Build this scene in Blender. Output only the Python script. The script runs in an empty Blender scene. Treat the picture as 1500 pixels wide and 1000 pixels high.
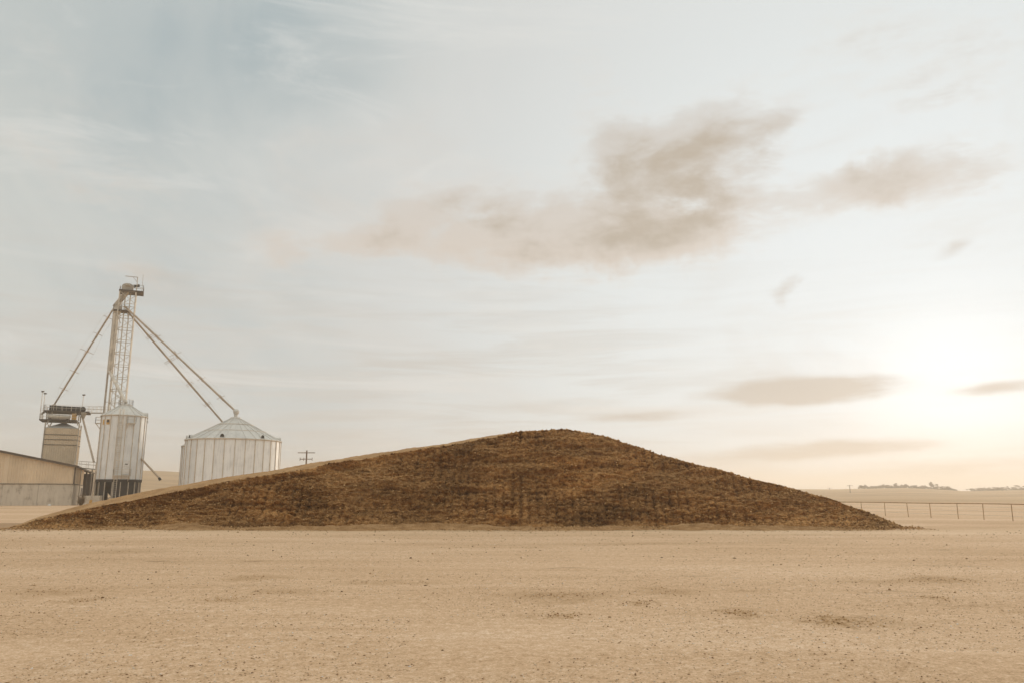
import bpy, math, random
import numpy as np
from mathutils import Vector, Matrix
random.seed(7)
RNG = np.random.default_rng(11)
S = bpy.context.scene
COL = S.collection
R = math.radians

# ------------------------------------------------------------------ camera
FPX, CX, CY, HOR, CAMH = 1140.0, 750.0, 500.0, 725.0, 1.6
PITCH = math.atan((HOR - CY) / FPX)
cam_d = bpy.data.cameras.new('camera'); cam = bpy.data.objects.new('camera', cam_d); COL.objects.link(cam)
cam_d.sensor_width = 36.0; cam_d.lens = FPX / 1500.0 * 36.0
cam_d.clip_start = 0.1; cam_d.clip_end = 20000
cam.location = (0, 0, CAMH); cam.rotation_euler = (math.pi / 2 + PITCH, 0, 0)
S.camera = cam
cp, sp = math.cos(PITCH), math.sin(PITCH)
def ray(px, py):
    dx, dy = (px - CX) / FPX, (CY - py) / FPX
    return Vector((dx, cp - dy * sp, sp + dy * cp))
def P(px, py, Y):
    d = ray(px, py); t = Y / d.y
    return Vector((d.x * t, Y, CAMH + d.z * t))
def G(px, py):
    d = ray(px, py); t = -CAMH / d.z
    return Vector((d.x * t, d.y * t, 0))
def azel(px, py):
    d = ray(px, py)
    return math.atan2(d.x, d.y), math.atan2(d.z, math.hypot(d.x, d.y))
def lin(r, g, b):
    f = lambda c: (c / 255 / 12.92) if c / 255 <= .04045 else ((c / 255 + .055) / 1.055) ** 2.4
    return (f(r), f(g), f(b), 1)

# ------------------------------------------------------------------ render settings
S.render.engine = 'CYCLES'
S.cycles.use_denoising = True; S.cycles.use_adaptive_sampling = True; S.cycles.adaptive_threshold = .015
S.cycles.volume_bounces = 1
S.cycles.max_bounces = 5; S.cycles.diffuse_bounces = 3; S.cycles.glossy_bounces = 2
S.view_settings.view_transform = 'Standard'; S.view_settings.look = 'None'
S.view_settings.exposure = 0.0; S.view_settings.gamma = 1.0

# ------------------------------------------------------------------ sun and sky
SUN_AZ, SUN_EL = R(30), R(5.0)
sdir = Vector((math.sin(SUN_AZ) * math.cos(SUN_EL), math.cos(SUN_AZ) * math.cos(SUN_EL), math.sin(SUN_EL)))
sun_d = bpy.data.lights.new('sun', 'SUN'); sun = bpy.data.objects.new('sun', sun_d); COL.objects.link(sun)
sun_d.energy = 1.3; sun_d.angle = R(12); sun_d.color = (1.0, 0.82, 0.63)
sun.rotation_euler = (-sdir).to_track_quat('-Z', 'Y').to_euler(); sun.location = (60, 60, 60)

class NT:
    """small helper to write node trees"""
    def __init__(s, tree): s.t = tree; s.n = tree.nodes; s.l = tree.links
    def add(s, kind, **kw):
        n = s.n.new(kind)
        for k, v in kw.items(): setattr(n, k, v)
        return n
    def put(s, sock, v):
        if v is None: return
        if hasattr(v, 'links') or isinstance(v, bpy.types.NodeSocket): s.l.new(v, sock)
        else:
            if hasattr(sock.default_value, '__len__') and not hasattr(v, '__len__'): v = [v] * len(sock.default_value)
            if hasattr(sock.default_value, '__len__') and len(sock.default_value) == 3 and len(v) == 4: v = v[:3]
            sock.default_value = v
    def math(s, op, a, b=None, c=None, clamp=False):
        n = s.add('ShaderNodeMath', operation=op, use_clamp=clamp)
        s.put(n.inputs[0], a); s.put(n.inputs[1], b); s.put(n.inputs[2], c)
        return n.outputs[0]
    def vec(s, op, a, b=None, scale=None):
        n = s.add('ShaderNodeVectorMath', operation=op)
        s.put(n.inputs[0], a); s.put(n.inputs[1], b); s.put(n.inputs[3], scale)
        return n.outputs['Value'] if op in ('LENGTH', 'DOT_PRODUCT') else n.outputs[0]
    def mix(s, f, a, b, mode='MIX'):
        n = s.add('ShaderNodeMix', data_type='RGBA', blend_type=mode, clamp_factor=True)
        s.put(n.inputs[0], f); s.put(n.inputs[6], a); s.put(n.inputs[7], b)
        return n.outputs[2]
    def rng(s, v, a, b, c=0.0, d=1.0, smooth=True):
        n = s.add('ShaderNodeMapRange', interpolation_type='SMOOTHSTEP' if smooth else 'LINEAR')
        s.put(n.inputs[0], v)
        for i, q in enumerate((a, b, c, d)): n.inputs[i + 1].default_value = q
        return n.outputs[0]
    def map(s, v, loc=(0, 0, 0), rot=(0, 0, 0), scale=(1, 1, 1), kind='POINT'):
        n = s.add('ShaderNodeMapping', vector_type=kind); s.put(n.inputs[0], v)
        if kind != 'VECTOR': n.inputs[1].default_value = loc
        n.inputs[2].default_value = rot; n.inputs[3].default_value = scale
        return n.outputs[0]
    def noise(s, v, scale, detail=4, rough=.55, dist=0.0, col=False):
        n = s.add('ShaderNodeTexNoise'); s.put(n.inputs['Vector'], v)
        n.inputs['Scale'].default_value = scale; n.inputs['Detail'].default_value = detail
        n.inputs['Roughness'].default_value = rough; n.inputs['Distortion'].default_value = dist
        return n.outputs['Color'] if col else n.outputs['Fac']
    def voro(s, v, scale, feature='F1', out='Distance', rand=1.0):
        n = s.add('ShaderNodeTexVoronoi', feature=feature); s.put(n.inputs['Vector'], v)
        n.inputs['Scale'].default_value = scale; n.inputs['Randomness'].default_value = rand
        return n.outputs[out]
    def ramp(s, f, stops):
        n = s.add('ShaderNodeValToRGB'); e = n.color_ramp.elements
        while len(e) < len(stops): e.new(.5)
        for q, (p, c) in zip(e, stops): q.position = p; q.color = c if len(c) == 4 else (*c, 1)
        s.put(n.inputs[0], f); return n.outputs[0]

world = bpy.data.worlds.new('World'); S.world = world; world.use_nodes = True
world.cycles.sampling_method = 'MANUAL'; world.cycles.sample_map_resolution = 512
w = NT(world.node_tree); w.n.clear()
dirv = w.vec('NORMALIZE', w.add('ShaderNodeTexCoord').outputs['Generated'])
sep = w.add('ShaderNodeSeparateXYZ'); w.put(sep.inputs[0], dirv)
az = w.math('ARCTAN2', sep.outputs[0], sep.outputs[1])
el = w.math('ARCSINE', sep.outputs[2])
comb = w.add('ShaderNodeCombineXYZ'); w.put(comb.inputs[0], az); w.put(comb.inputs[1], el)
q0 = comb.outputs[0]
# soft cloud-shaped warping of the (azimuth, elevation) plane
wr = w.vec('SUBTRACT', w.noise(dirv, 5.0, 5, .6, col=True), (.5, .5, .5))
q1 = w.vec('ADD', q0, w.vec('SCALE', wr, scale=.12))
wr2 = w.vec('SUBTRACT', w.noise(dirv, 15.0, 4, .55, col=True), (.5, .5, .5))
q2 = w.vec('ADD', q1, w.vec('SCALE', wr2, scale=.024))
q3 = w.vec('ADD', q0, w.vec('MULTIPLY', wr2, (.05, .012, 0)))
def blob(px, py, sx, sy, rot, wt, q=None):
    a, e = azel(px, py)
    m = w.map(q2 if q is None else q, (a, e, 0), (0, 0, R(rot)), (sx / FPX, sy / FPX, 1), 'TEXTURE')
    return w.math('MULTIPLY', w.rng(w.vec('LENGTH', m), 1.0, 0.0), wt)
def total(items):
    t = items[0]
    for i in items[1:]: t = w.math('ADD', t, i)
    return t
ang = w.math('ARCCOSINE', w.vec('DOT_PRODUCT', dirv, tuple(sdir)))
veil = w.ramp(w.math('DIVIDE', ang, math.pi), [(0.05, lin(234, 240, 242)), (0.14, lin(227, 232, 232)), (0.22, lin(214, 216, 214)), (0.36, lin(205, 208, 204)), (0.62, lin(214, 215, 211))])  # last stop raised: extra brightness behind the camera to light bins and mound
# pale blue gaps between the high cloud, more of them away from the sun
gapn = w.noise(dirv, 2.6, 5, .55, 1.2)
gap = w.math('MULTIPLY', w.rng(gapn, .42, .68), w.rng(ang, R(30), R(60)))
gap = w.math('ADD', w.math('MULTIPLY', gap, .5), blob(300, 60, 480, 200, 8, .75, q1), clamp=True)
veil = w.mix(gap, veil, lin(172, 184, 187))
# broad warm-pink thickening of the veil
pinkn = w.noise(w.map(dirv, scale=(1, 1, 2.2)), 2.1, 5, .6, .8)
veil = w.mix(w.rng(pinkn, .50, .78, 0, .6), veil, lin(217, 210, 202))
# thin level streaks low over the horizon
strk = w.noise(w.map(q0, scale=(2.2, 26, 1)), 1.6, 6, .62, .6)
low = w.math('MULTIPLY', w.rng(el, R(22), R(7)), w.rng(strk, .42, .66))
veil = w.mix(w.math('MULTIPLY', low, w.rng(ang, R(8), R(36), .12, .75)), veil, lin(205, 201, 194))
strk2 = w.noise(w.map(q0, (5, 2, 0), scale=(1.3, 17, 1)), 1.5, 6, .6, .8)
veil = w.mix(w.math('MULTIPLY', w.math('MULTIPLY', w.rng(el, R(20), R(6)), w.rng(strk2, .52, .72)), .6), veil, lin(228, 226, 221))
tail = w.math('MULTIPLY', w.rng(el, R(5.5), R(.5)), w.rng(w.noise(w.map(q0, scale=(3, 20, 1)), 1.3, 4, .5), .30, .62))
veil = w.mix(w.math('MULTIPLY', tail, .75), veil, lin(217, 208, 197))
wisp = w.noise(w.map(dirv, rot=(0, .3, .3), scale=(.9, 1.6, 3.6)), 3.6, 8, .64, .7)
veil = w.mix(w.rng(wisp, .50, .74, 0, .55), veil, lin(226, 226, 222))
# the clouds that can be told apart
cl = total([blob(990, 262, 230, 130, 30, 1.2), blob(905, 170, 90, 170, 18, .42), blob(830, 372, 240, 80, 10, .75),
            blob(1070, 325, 170, 75, 22, .55), blob(1125, 205, 110, 45, 38, .45), blob(640, 325, 230, 85, 2, .66), blob(770, 335, 220, 90, 8, .55),
            blob(545, 366, 130, 58, 0, .62), blob(415, 370, 120, 66, 0, .60), blob(1265, 285, 160, 65, 10, .58), blob(1350, 245, 190, 60, 14, .42),
            blob(1440, 265, 110, 45, 20, .34), blob(1240, 95, 220, 80, 8, .34), blob(1440, 70, 190, 100, 10, .32), blob(1330, 140, 180, 45, -8, .28),
            blob(120, 245, 220, 85, -8, .36), blob(190, 400, 130, 40, 0, .34)])
lowcl = total([blob(1175, 574, 190, 27, 1, 1.0, q3), blob(1130, 560, 240, 40, -4, .25, q3), blob(935, 608, 140, 16, 2, .5, q3), blob(1235, 655, 200, 20, 1, .65, q3),
               blob(1465, 569, 90, 14, 1, .55, q3), blob(1095, 668, 230, 18, 2, .45, q3), blob(1395, 382, 55, 20, 20, .36),
               blob(1155, 420, 42, 17, 20, .36), blob(205, 395, 110, 36, 0, .30), blob(1400, 690, 280, 28, 0, .45, q3)])
cn = w.noise(w.map(dirv, (.3, .9, .2), rot=(0, .25, 0), scale=(.8, 1, 2.0)), 8.0, 8, .60, .25)
dens = w.math('MULTIPLY', w.math('MINIMUM', cl, 1.0), w.rng(cn, .30, .62, .34, 1.0, False), clamp=True)
hf = w.noise(w.map(dirv, (1.3, .2, .6), rot=(0, .35, 0), scale=(.7, 1, 2.3)), 26.0, 5, .6, .3)
dens = w.math('SUBTRACT', dens, w.math('MULTIPLY', w.rng(hf, .62, .34), w.rng(dens, .75, .15, 0, .16)), clamp=True)
dens2 = w.math('MULTIPLY', lowcl, w.rng(w.noise(w.map(q0, scale=(7, 45, 1)), 1.0, 6, .6), .25, .7, .45, 1.1), clamp=True)
# clouds of the same kind over the rest of the sky
restn = w.noise(w.map(dirv, (3.1, 1.7, 0), scale=(1, 1, 2)), 2.4, 7, .58, .6)
rest = w.math('MULTIPLY', w.rng(restn, .52, .75), w.rng(w.math('ABSOLUTE', az), R(36), R(48)))
dens = w.math('MAXIMUM', dens, w.math('MULTIPLY', rest, .7))
thin = w.mix(w.rng(el, R(25), R(12)), lin(211, 206, 199), lin(219, 204, 189))
rim = w.mix(w.rng(dens, .10, .36), lin(228, 221, 212), thin)
cs = w.noise(w.map(dirv, (2.2, .4, .1), rot=(0, .3, 0), scale=(.8, 1, 1.7)), 12.0, 7, .6, .3)
core = blob(1000, 275, 190, 115, 30, .55)
shade = w.math('MULTIPLY', dens, w.math('ADD', w.rng(cs, .36, .64, .28, .95, False), core))
ccol = w.mix(w.rng(shade, .22, 1.0), rim, lin(186, 172, 154))
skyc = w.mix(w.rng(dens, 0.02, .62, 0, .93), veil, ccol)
skyc = w.mix(w.rng(dens2, 0.02, .6, 0, .85), skyc, lin(198, 188, 176))
# overcast-style lift overhead, above the part in view, added to brighten the ground
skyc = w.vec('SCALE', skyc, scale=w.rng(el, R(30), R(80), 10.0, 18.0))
glow = w.math('ADD', w.math('MULTIPLY', w.rng(ang, R(32), R(0)), .5), w.math('MULTIPLY', w.rng(ang, R(11), R(0)), 2.0))
glow = w.math('MULTIPLY', glow, w.rng(dens2, .5, .0, .35, 1.0))
skyc = w.vec('ADD', skyc, w.vec('SCALE', (.93, 1.0, 1.06), scale=glow))
nish = w.add('ShaderNodeTexSky', sky_type='NISHITA', sun_disc=False)
nish.sun_elevation = SUN_EL; nish.sun_rotation = SUN_AZ; nish.air_density = 1.0; nish.dust_density = 2.0
final = w.mix(.015, skyc, nish.outputs[0])
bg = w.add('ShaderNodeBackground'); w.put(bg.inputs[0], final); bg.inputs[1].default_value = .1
wo = w.add('ShaderNodeOutputWorld'); w.l.new(bg.outputs[0], wo.inputs[0])

# ------------------------------------------------------------------ materials
def mat(name, build):
    m = bpy.data.materials.new(name); m.use_nodes = True
    t = NT(m.node_tree); b = m.node_tree.nodes['Principled BSDF']
    build(t, b); return m
def pos(t): return t.add('ShaderNodeNewGeometry').outputs['Position']
def objc(t): return t.add('ShaderNodeTexCoord').outputs['Object']
def bump(t, b, h, strength=.5, dist=.02):
    n = t.add('ShaderNodeBump'); n.inputs['Strength'].default_value = strength; n.inputs['Distance'].default_value = dist
    t.put(n.inputs['Height'], h); t.l.new(n.outputs[0], b.inputs['Normal'])

def m_simple(name, c, rough=.6, metal=0.0, var=.25, scale=1.5):
    def f(t, b):
        p = pos(t); n = t.noise(p, scale, 5, .6)
        dark = tuple(x * (1 - var) for x in c[:3]) + (1,); lite = tuple(min(1, x * (1 + var * .5)) for x in c[:3]) + (1,)
        t.put(b.inputs['Base Color'], t.ramp(n, [(.3, dark), (.7, lite)]))
        b.inputs['Roughness'].default_value = rough; b.inputs['Metallic'].default_value = metal
    return mat(name, f)

def m_galv(name, c, wave):
    def f(t, b):
        p = pos(t)
        sx = t.add('ShaderNodeSeparateXYZ'); t.put(sx.inputs[0], p)
        streak = t.noise(t.map(p, scale=(3, 3, .25)), 1.6, 5, .6)
        blot = t.noise(p, .55, 4, .6)
        col = t.ramp(t.math('ADD', t.math('MULTIPLY', streak, .6), t.math('MULTIPLY', blot, .4)),
                     [(.3, tuple(x * .74 for x in c) + (1,)), (.5, tuple(c) + (1,)), (.75, tuple(min(1, x * 1.1) for x in c) + (1,))])
        oi = t.add('ShaderNodeObjectInfo')
        col = t.mix(1.0, col, t.ramp(oi.outputs['Random'], [(0, (.88, .88, .87, 1)), (1, (1.03, 1.03, 1.02, 1))]), 'MULTIPLY')
        t.put(b.inputs['Base Color'], col)
        b.inputs['Metallic'].default_value = .25; b.inputs['Roughness'].default_value = .5
        wv = t.math('SINE', t.math('MULTIPLY', sx.outputs[2], 2 * math.pi / wave))
        sheet = t.math('PINGPONG', sx.outputs[2], .58)
        seam = t.rng(sheet, .0, .03)
        bump(t, b, t.math('ADD', wv, seam), .35, .012)
    return mat(name, f)

MAT = {}
MAT['galv'] = m_galv('galvanised_sheet', (.86, .87, .87), .10)
MAT['galv_roof'] = m_galv('galvanised_roof', (.66, .63, .575), 10.0)
MAT['stiff'] = m_simple('rusty_stiffener', (.64, .56, .46), .6, .2)
MAT['steel'] = m_simple('tower_steel', (.48, .42, .34), .6, .2, .3, .8)
MAT['steel_lt'] = m_simple('pale_steel', (.68, .61, .51), .55, .2, .3, .8)
MAT['spout'] = m_simple('spout_steel', (.48, .38, .28), .6, .2, .25, .5)
MAT['dark'] = m_simple('dark_paint', (.032, .026, .020), .6, 0, .3, 1.2)
MAT['trim'] = m_simple('brown_trim', (.10, .07, .045), .6, 0, .25, .7)
MAT['white'] = m_simple('white_paint', (.74, .73, .70), .5, 0, .12, 3)
MAT['yellow'] = m_simple('amber_paint', (.62, .36, .10), .5, 0, .2, 4)
MAT['wood'] = m_simple('weathered_wood', (.24, .16, .10), .85, 0, .4, 4)
MAT['fence'] = m_simple('rusty_pipe', (.44, .28, .15), .7, .2, .35, 3)
MAT['siding'] = m_simple('tan_siding', (.76, .61, .43), .55, .0, .14, .35)
MAT['roofing'] = m_simple('brown_roofing', (.20, .15, .105), .5, .1, .2, .5)
def f_conc(t, b):
    p = pos(t)
    st = t.noise(t.map(p, scale=(1.3, 1.3, .22)), 1.8, 6, .62)
    bl = t.noise(p, .9, 5, .6)
    col = t.ramp(t.math('ADD', t.math('MULTIPLY', st, .6), t.math('MULTIPLY', bl, .4)),
                 [(.33, (.36, .30, .22, 1)), (.45, (.60, .53, .43, 1)), (.70, (.71, .64, .53, 1))])
    sx = t.add('ShaderNodeSeparateXYZ'); t.put(sx.inputs[0], p)
    drip = t.math('MULTIPLY', t.rng(t.noise(t.map(p, scale=(1, 1, .3)), 1.0, 5, .7), .55, .68), t.rng(t.noise(p, 2.1, 3), .4, .6))
    t.put(b.inputs['Base Color'], t.mix(t.math('MULTIPLY', drip, .7), col, (.14, .10, .07, 1)))
    b.inputs['Roughness'].default_value = .9
    bump(t, b, t.noise(p, 6, 5), .3, .02)
MAT['concrete'] = mat('board_marked_concrete', f_conc)

def f_face(t, b):
    p = pos(t)
    n1 = t.math('ADD', t.math('MULTIPLY', t.noise(t.map(p, scale=(.35, .35, 1.0)), .55, 4, .6), .55), t.math('MULTIPLY', t.noise(t.map(p, scale=(.22, .22, 2.2)), 1.1, 5, .62), .45))
    n2 = t.noise(p, 5.0, 7, .68)
    n3 = t.noise(t.map(p, scale=(1, 1, 1.8)), 22.0, 4, .6)
    v = t.math('ADD', t.math('MULTIPLY', n1, .38), t.math('ADD', t.math('MULTIPLY', n2, .40), t.math('MULTIPLY', n3, .22)))
    col = t.ramp(v, [(.38, (.075, .036, .013, 1)), (.455, (.225, .115, .043, 1)), (.53, (.42, .232, .093, 1)), (.63, (.68, .415, .195, 1))])
    # damp and dry patches across the cut
    dry = t.noise(t.map(p, (3.0, 0, 0), scale=(.55, .55, 1.3)), .34, 5, .65)
    col = t.mix(1.0, col, t.ramp(dry, [(.36, (.66, .64, .62, 1)), (.5, (1, .97, .93, 1)), (.66, (1.32, 1.24, 1.10, 1))]), 'MULTIPLY')
    t.put(b.inputs['Base Color'], col)
    b.inputs['Roughness'].default_value = 1.0; b.inputs['Specular IOR Level'].default_value = .1
    h = t.math('ADD', t.math('MULTIPLY', t.noise(p, 9, 6, .7), 1.0), t.math('MULTIPLY', t.voro(p, 14), .5))
    bump(t, b, h, .9, .09)
MAT['face'] = mat('packed_brown_silage', f_face)
def f_top(t, b):
    p = pos(t)
    n = t.math('ADD', t.math('MULTIPLY', t.noise(p, 1.2, 6, .6), .5), t.math('MULTIPLY', t.noise(p, 16, 4, .65), .5))
    t.put(b.inputs['Base Color'], t.ramp(n, [(.34, (.26, .14, .058, 1)), (.5, (.45, .265, .125, 1)), (.68, (.60, .39, .205, 1))]))
    b.inputs['Roughness'].default_value = 1.0; b.inputs['Specular IOR Level'].default_value = .1
    bump(t, b, t.noise(p, 12, 6, .7), .8, .05)
MAT['top'] = mat('dried_tan_crust', f_top)

def f_toe(t, b):
    p = pos(t)
    n = t.math('ADD', t.math('MULTIPLY', t.noise(p, 1.6, 6, .6), .5), t.math('MULTIPLY', t.noise(p, 18, 4, .65), .5))
    t.put(b.inputs['Base Color'], t.ramp(n, [(.34, (.17, .088, .034, 1)), (.5, (.37, .21, .092, 1)), (.68, (.58, .37, .19, 1))]))
    b.inputs['Roughness'].default_value = 1.0; b.inputs['Specular IOR Level'].default_value = .1
    bump(t, b, t.noise(p, 14, 6, .7), .9, .05)
MAT['toe'] = mat('crumbled_toe', f_toe)

def f_ground(t, b):
    p = pos(t)
    d = t.vec('LENGTH', p)
    sx = t.add('ShaderNodeSeparateXYZ'); t.put(sx.inputs[0], p)
    broad = t.noise(t.map(p, scale=(.35, 1, 1)), .16, 5, .6)
    trk = t.noise(t.map(p, rot=(0, 0, .06), scale=(.10, .9, 1)), .8, 6, .66, .8)
    grit = t.noise(p, 34, 5, .72)
    grit2 = t.noise(p, 8, 5, .65)
    v = t.math('ADD', t.math('ADD', t.math('MULTIPLY', broad, .20), t.math('MULTIPLY', trk, .12)),
               t.math('ADD', t.math('MULTIPLY', grit, .44), t.math('MULTIPLY', grit2, .24)))
    col = t.ramp(v, [(.36, (.29, .165, .075, 1)), (.45, (.575, .37, .21, 1)), (.525, (.72, .49, .302, 1)), (.61, (.91, .70, .51, 1))])
    # brown drifts of spilled material with soft ragged edges
    pat = t.noise(t.map(p, (4.2, 1.3, 0), scale=(.55, 1.5, 1)), .50, 6, .66, .4)
    pm = t.math('MULTIPLY', t.rng(pat, .60, .73), t.rng(grit2, .30, .58))
    col = t.mix(t.math('MULTIPLY', pm, .75), col, (.27, .155, .07, 1))
    pw = t.vec('ADD', p, t.vec('SCALE', t.vec('SUBTRACT', t.noise(p, 2.2, 6, .72, col=True), (.5, .5, .5)), scale=2.4))
    acc = None
    for cx_, cy_, sx_, sy_, wt in STAINS:
        m_ = t.map(pw, (cx_, cy_, 0), (0, 0, 0), (sx_, sy_, 40), 'TEXTURE')
        b_ = t.math('MULTIPLY', t.rng(t.vec('LENGTH', m_), 1.0, .15), wt)
        acc = b_ if acc is None else t.math('ADD', acc, b_)
    acc = t.math('MULTIPLY', acc, t.rng(grit2, .38, .60, .08, 1.0), clamp=True)
    col = t.mix(acc, col, (.36, .205, .082, 1))
    # spill near the left end of the mound
    lf = t.map(p, (-27.5, 43.5, 0), (0, 0, R(-18)), (9.0, 4.0, 50), 'TEXTURE')
    lm = t.rng(t.math('ADD', t.vec('LENGTH', lf), t.math('MULTIPLY', t.math('SUBTRACT', grit2, .5), .5)), 1.05, .75)
    col = t.mix(t.math('MULTIPLY', lm, .7), col, (.34, .205, .105, 1))
    # material spilled along the foot of the mound
    ft = t.map(p, (-2.3, 39.0, 0), (0, 0, 0), (24.5, 2.9, 60), 'TEXTURE')
    fm = t.rng(t.math('ADD', t.vec('LENGTH', ft), t.math('MULTIPLY', t.math('SUBTRACT', t.noise(p, .9, 6, .7), .5), 1.3)), 1.1, .55)
    col = t.mix(t.math('MULTIPLY', fm, .8), col, (.36, .21, .092, 1))
    # wheel-worn pale lane just before the mound
    ln = t.rng(t.math('ABSOLUTE', t.math('SUBTRACT', sx.outputs[1], t.math('ADD', 34.5, t.math('MULTIPLY', trk, 3)))), 4.0, 1.0)
    col = t.mix(t.math('MULTIPLY', ln, .35), col, (.74, .54, .345, 1))
    # stubble and dry grass beyond the yard
    fld = t.ramp(t.noise(t.map(p, scale=(.10, .5, 1)), .12, 6, .6), [(.35, (.42, .265, .135, 1)), (.6, (.58, .39, .215, 1))])
    edge = t.math('ADD', d, t.math('MULTIPLY', t.noise(p, .03, 3), 60))
    col = t.mix(t.rng(edge, 190, 260), col, fld)
    t.put(b.inputs['Base Color'], col)
    b.inputs['Roughness'].default_value = .95; b.inputs['Specular IOR Level'].default_value = .15
    h = t.math('ADD', t.math('MULTIPLY', grit, .7), t.math('ADD', t.math('MULTIPLY', grit2, 1.2), t.math('MULTIPLY', t.voro(p, 26), -.35)))
    bump(t, b, h, .55, .035)
STAINS = []
for px_, py_, hw_, hh_, wt in ((820, 873, 95, 9, .75), (810, 901, 36, 4, .6), (1080, 897, 34, 7, .85), (1280, 912, 95, 10, .6), (1215, 909, 40, 8, .6), (1380, 848, 55, 6, .75), (1372, 877, 22, 4, .5),
                               (70, 867, 75, 6, .6), (125, 877, 30, 4, .5), (375, 846, 60, 5, .55), (420, 867, 70, 6, .5), (330, 878, 40, 5, .4), (975, 866, 45, 8, .5), (1290, 850, 90, 6, .4), (190, 806, 80, 5, .4), (940, 884, 25, 3, .5), (1170, 792, 70, 3, .4), (560, 853, 90, 4, .35)):
    c_ = G(px_, py_); d0_ = G(px_, py_ - hh_).y - G(px_, py_ + hh_).y
    STAINS.append((c_.x, c_.y, hw_ / FPX * c_.y * 1.25, d0_ * .75, wt))
MAT['ground'] = mat('dry_dirt_yard', f_ground)
def m_island(name, stops, rough=.95):
    def f(t, b):
        g = t.add('ShaderNodeNewGeometry')
        t.put(b.inputs['Base Color'], t.ramp(g.outputs['Random Per Island'], stops)); b.inputs['Roughness'].default_value = rough
        b.inputs['Specular IOR Level'].default_value = .15
    return mat(name, f)
MAT['pebble'] = m_island('mixed_pebbles', [(0, (.22, .125, .06, 1)), (.3, (.46, .30, .17, 1)), (.7, (.64, .46, .29, 1)), (.93, (.72, .59, .44, 1)), (1, (.84, .80, .74, 1))])
MAT['clod'] = m_island('brown_clods', [(0, (.10, .055, .025, 1)), (.4, (.26, .15, .07, 1)), (1, (.52, .33, .17, 1))])
MAT['facelump'] = m_island('face_clods', [(0, (.13, .066, .024, 1)), (.5, (.40, .225, .09, 1)), (1, (.66, .42, .20, 1))])
MAT['crumb'] = m_island('golden_crumbs', [(0, (.22, .12, .05, 1)), (.5, (.48, .29, .13, 1)), (1, (.66, .44, .23, 1))])
MAT['leaf'] = m_island('dry_foliage', [(0, (.13, .09, .05, 1)), (1, (.27, .19, .105, 1))])

# ------------------------------------------------------------------ mesh helpers
def mesh(name, verts, faces, smooth=False):
    me = bpy.data.meshes.new(name)
    me.from_pydata([tuple(v) for v in verts], [], faces); me.update()
    if smooth: me.polygons.foreach_set('use_smooth', [True] * len(me.polygons))
    return me
def npmesh(name, V, F, smooth=False):
    V = np.asarray(V, np.float32); F = np.asarray(F, np.int32); k = F.shape[1]
    me = bpy.data.meshes.new(name); me.vertices.add(len(V)); me.vertices.foreach_set('co', V.ravel())
    me.loops.add(F.size); me.loops.foreach_set('vertex_index', F.ravel())
    me.polygons.add(len(F)); me.polygons.foreach_set('loop_start', np.arange(0, F.size, k, dtype=np.int32))
    me.polygons.foreach_set('loop_total', np.full(len(F), k, np.int32))
    me.update(calc_edges=True)
    if smooth: me.polygons.foreach_set('use_smooth', np.ones(len(F), bool))
    return me
def link(name, me, m, parent=None, rotz=0.0, loc=(0, 0, 0)):
    o = bpy.data.objects.new(name, me); COL.objects.link(o)
    if m is not None and not me.materials: me.materials.append(m)
    o.parent = parent; o.rotation_euler = (0, 0, rotz); o.location = loc
    return o
def empty(name, loc, label, cat, group=None):
    o = bpy.data.objects.new(name, None); COL.objects.link(o); o.location = loc; o.empty_display_size = .5
    return tag(o, label, cat, group)
def tag(o, label=None, cat=None, group=None, kind=None):
    if label: o['label'] = label
    if cat: o['category'] = cat
    if group: o['group'] = group
    if kind: o['kind'] = kind
    return o
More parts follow.
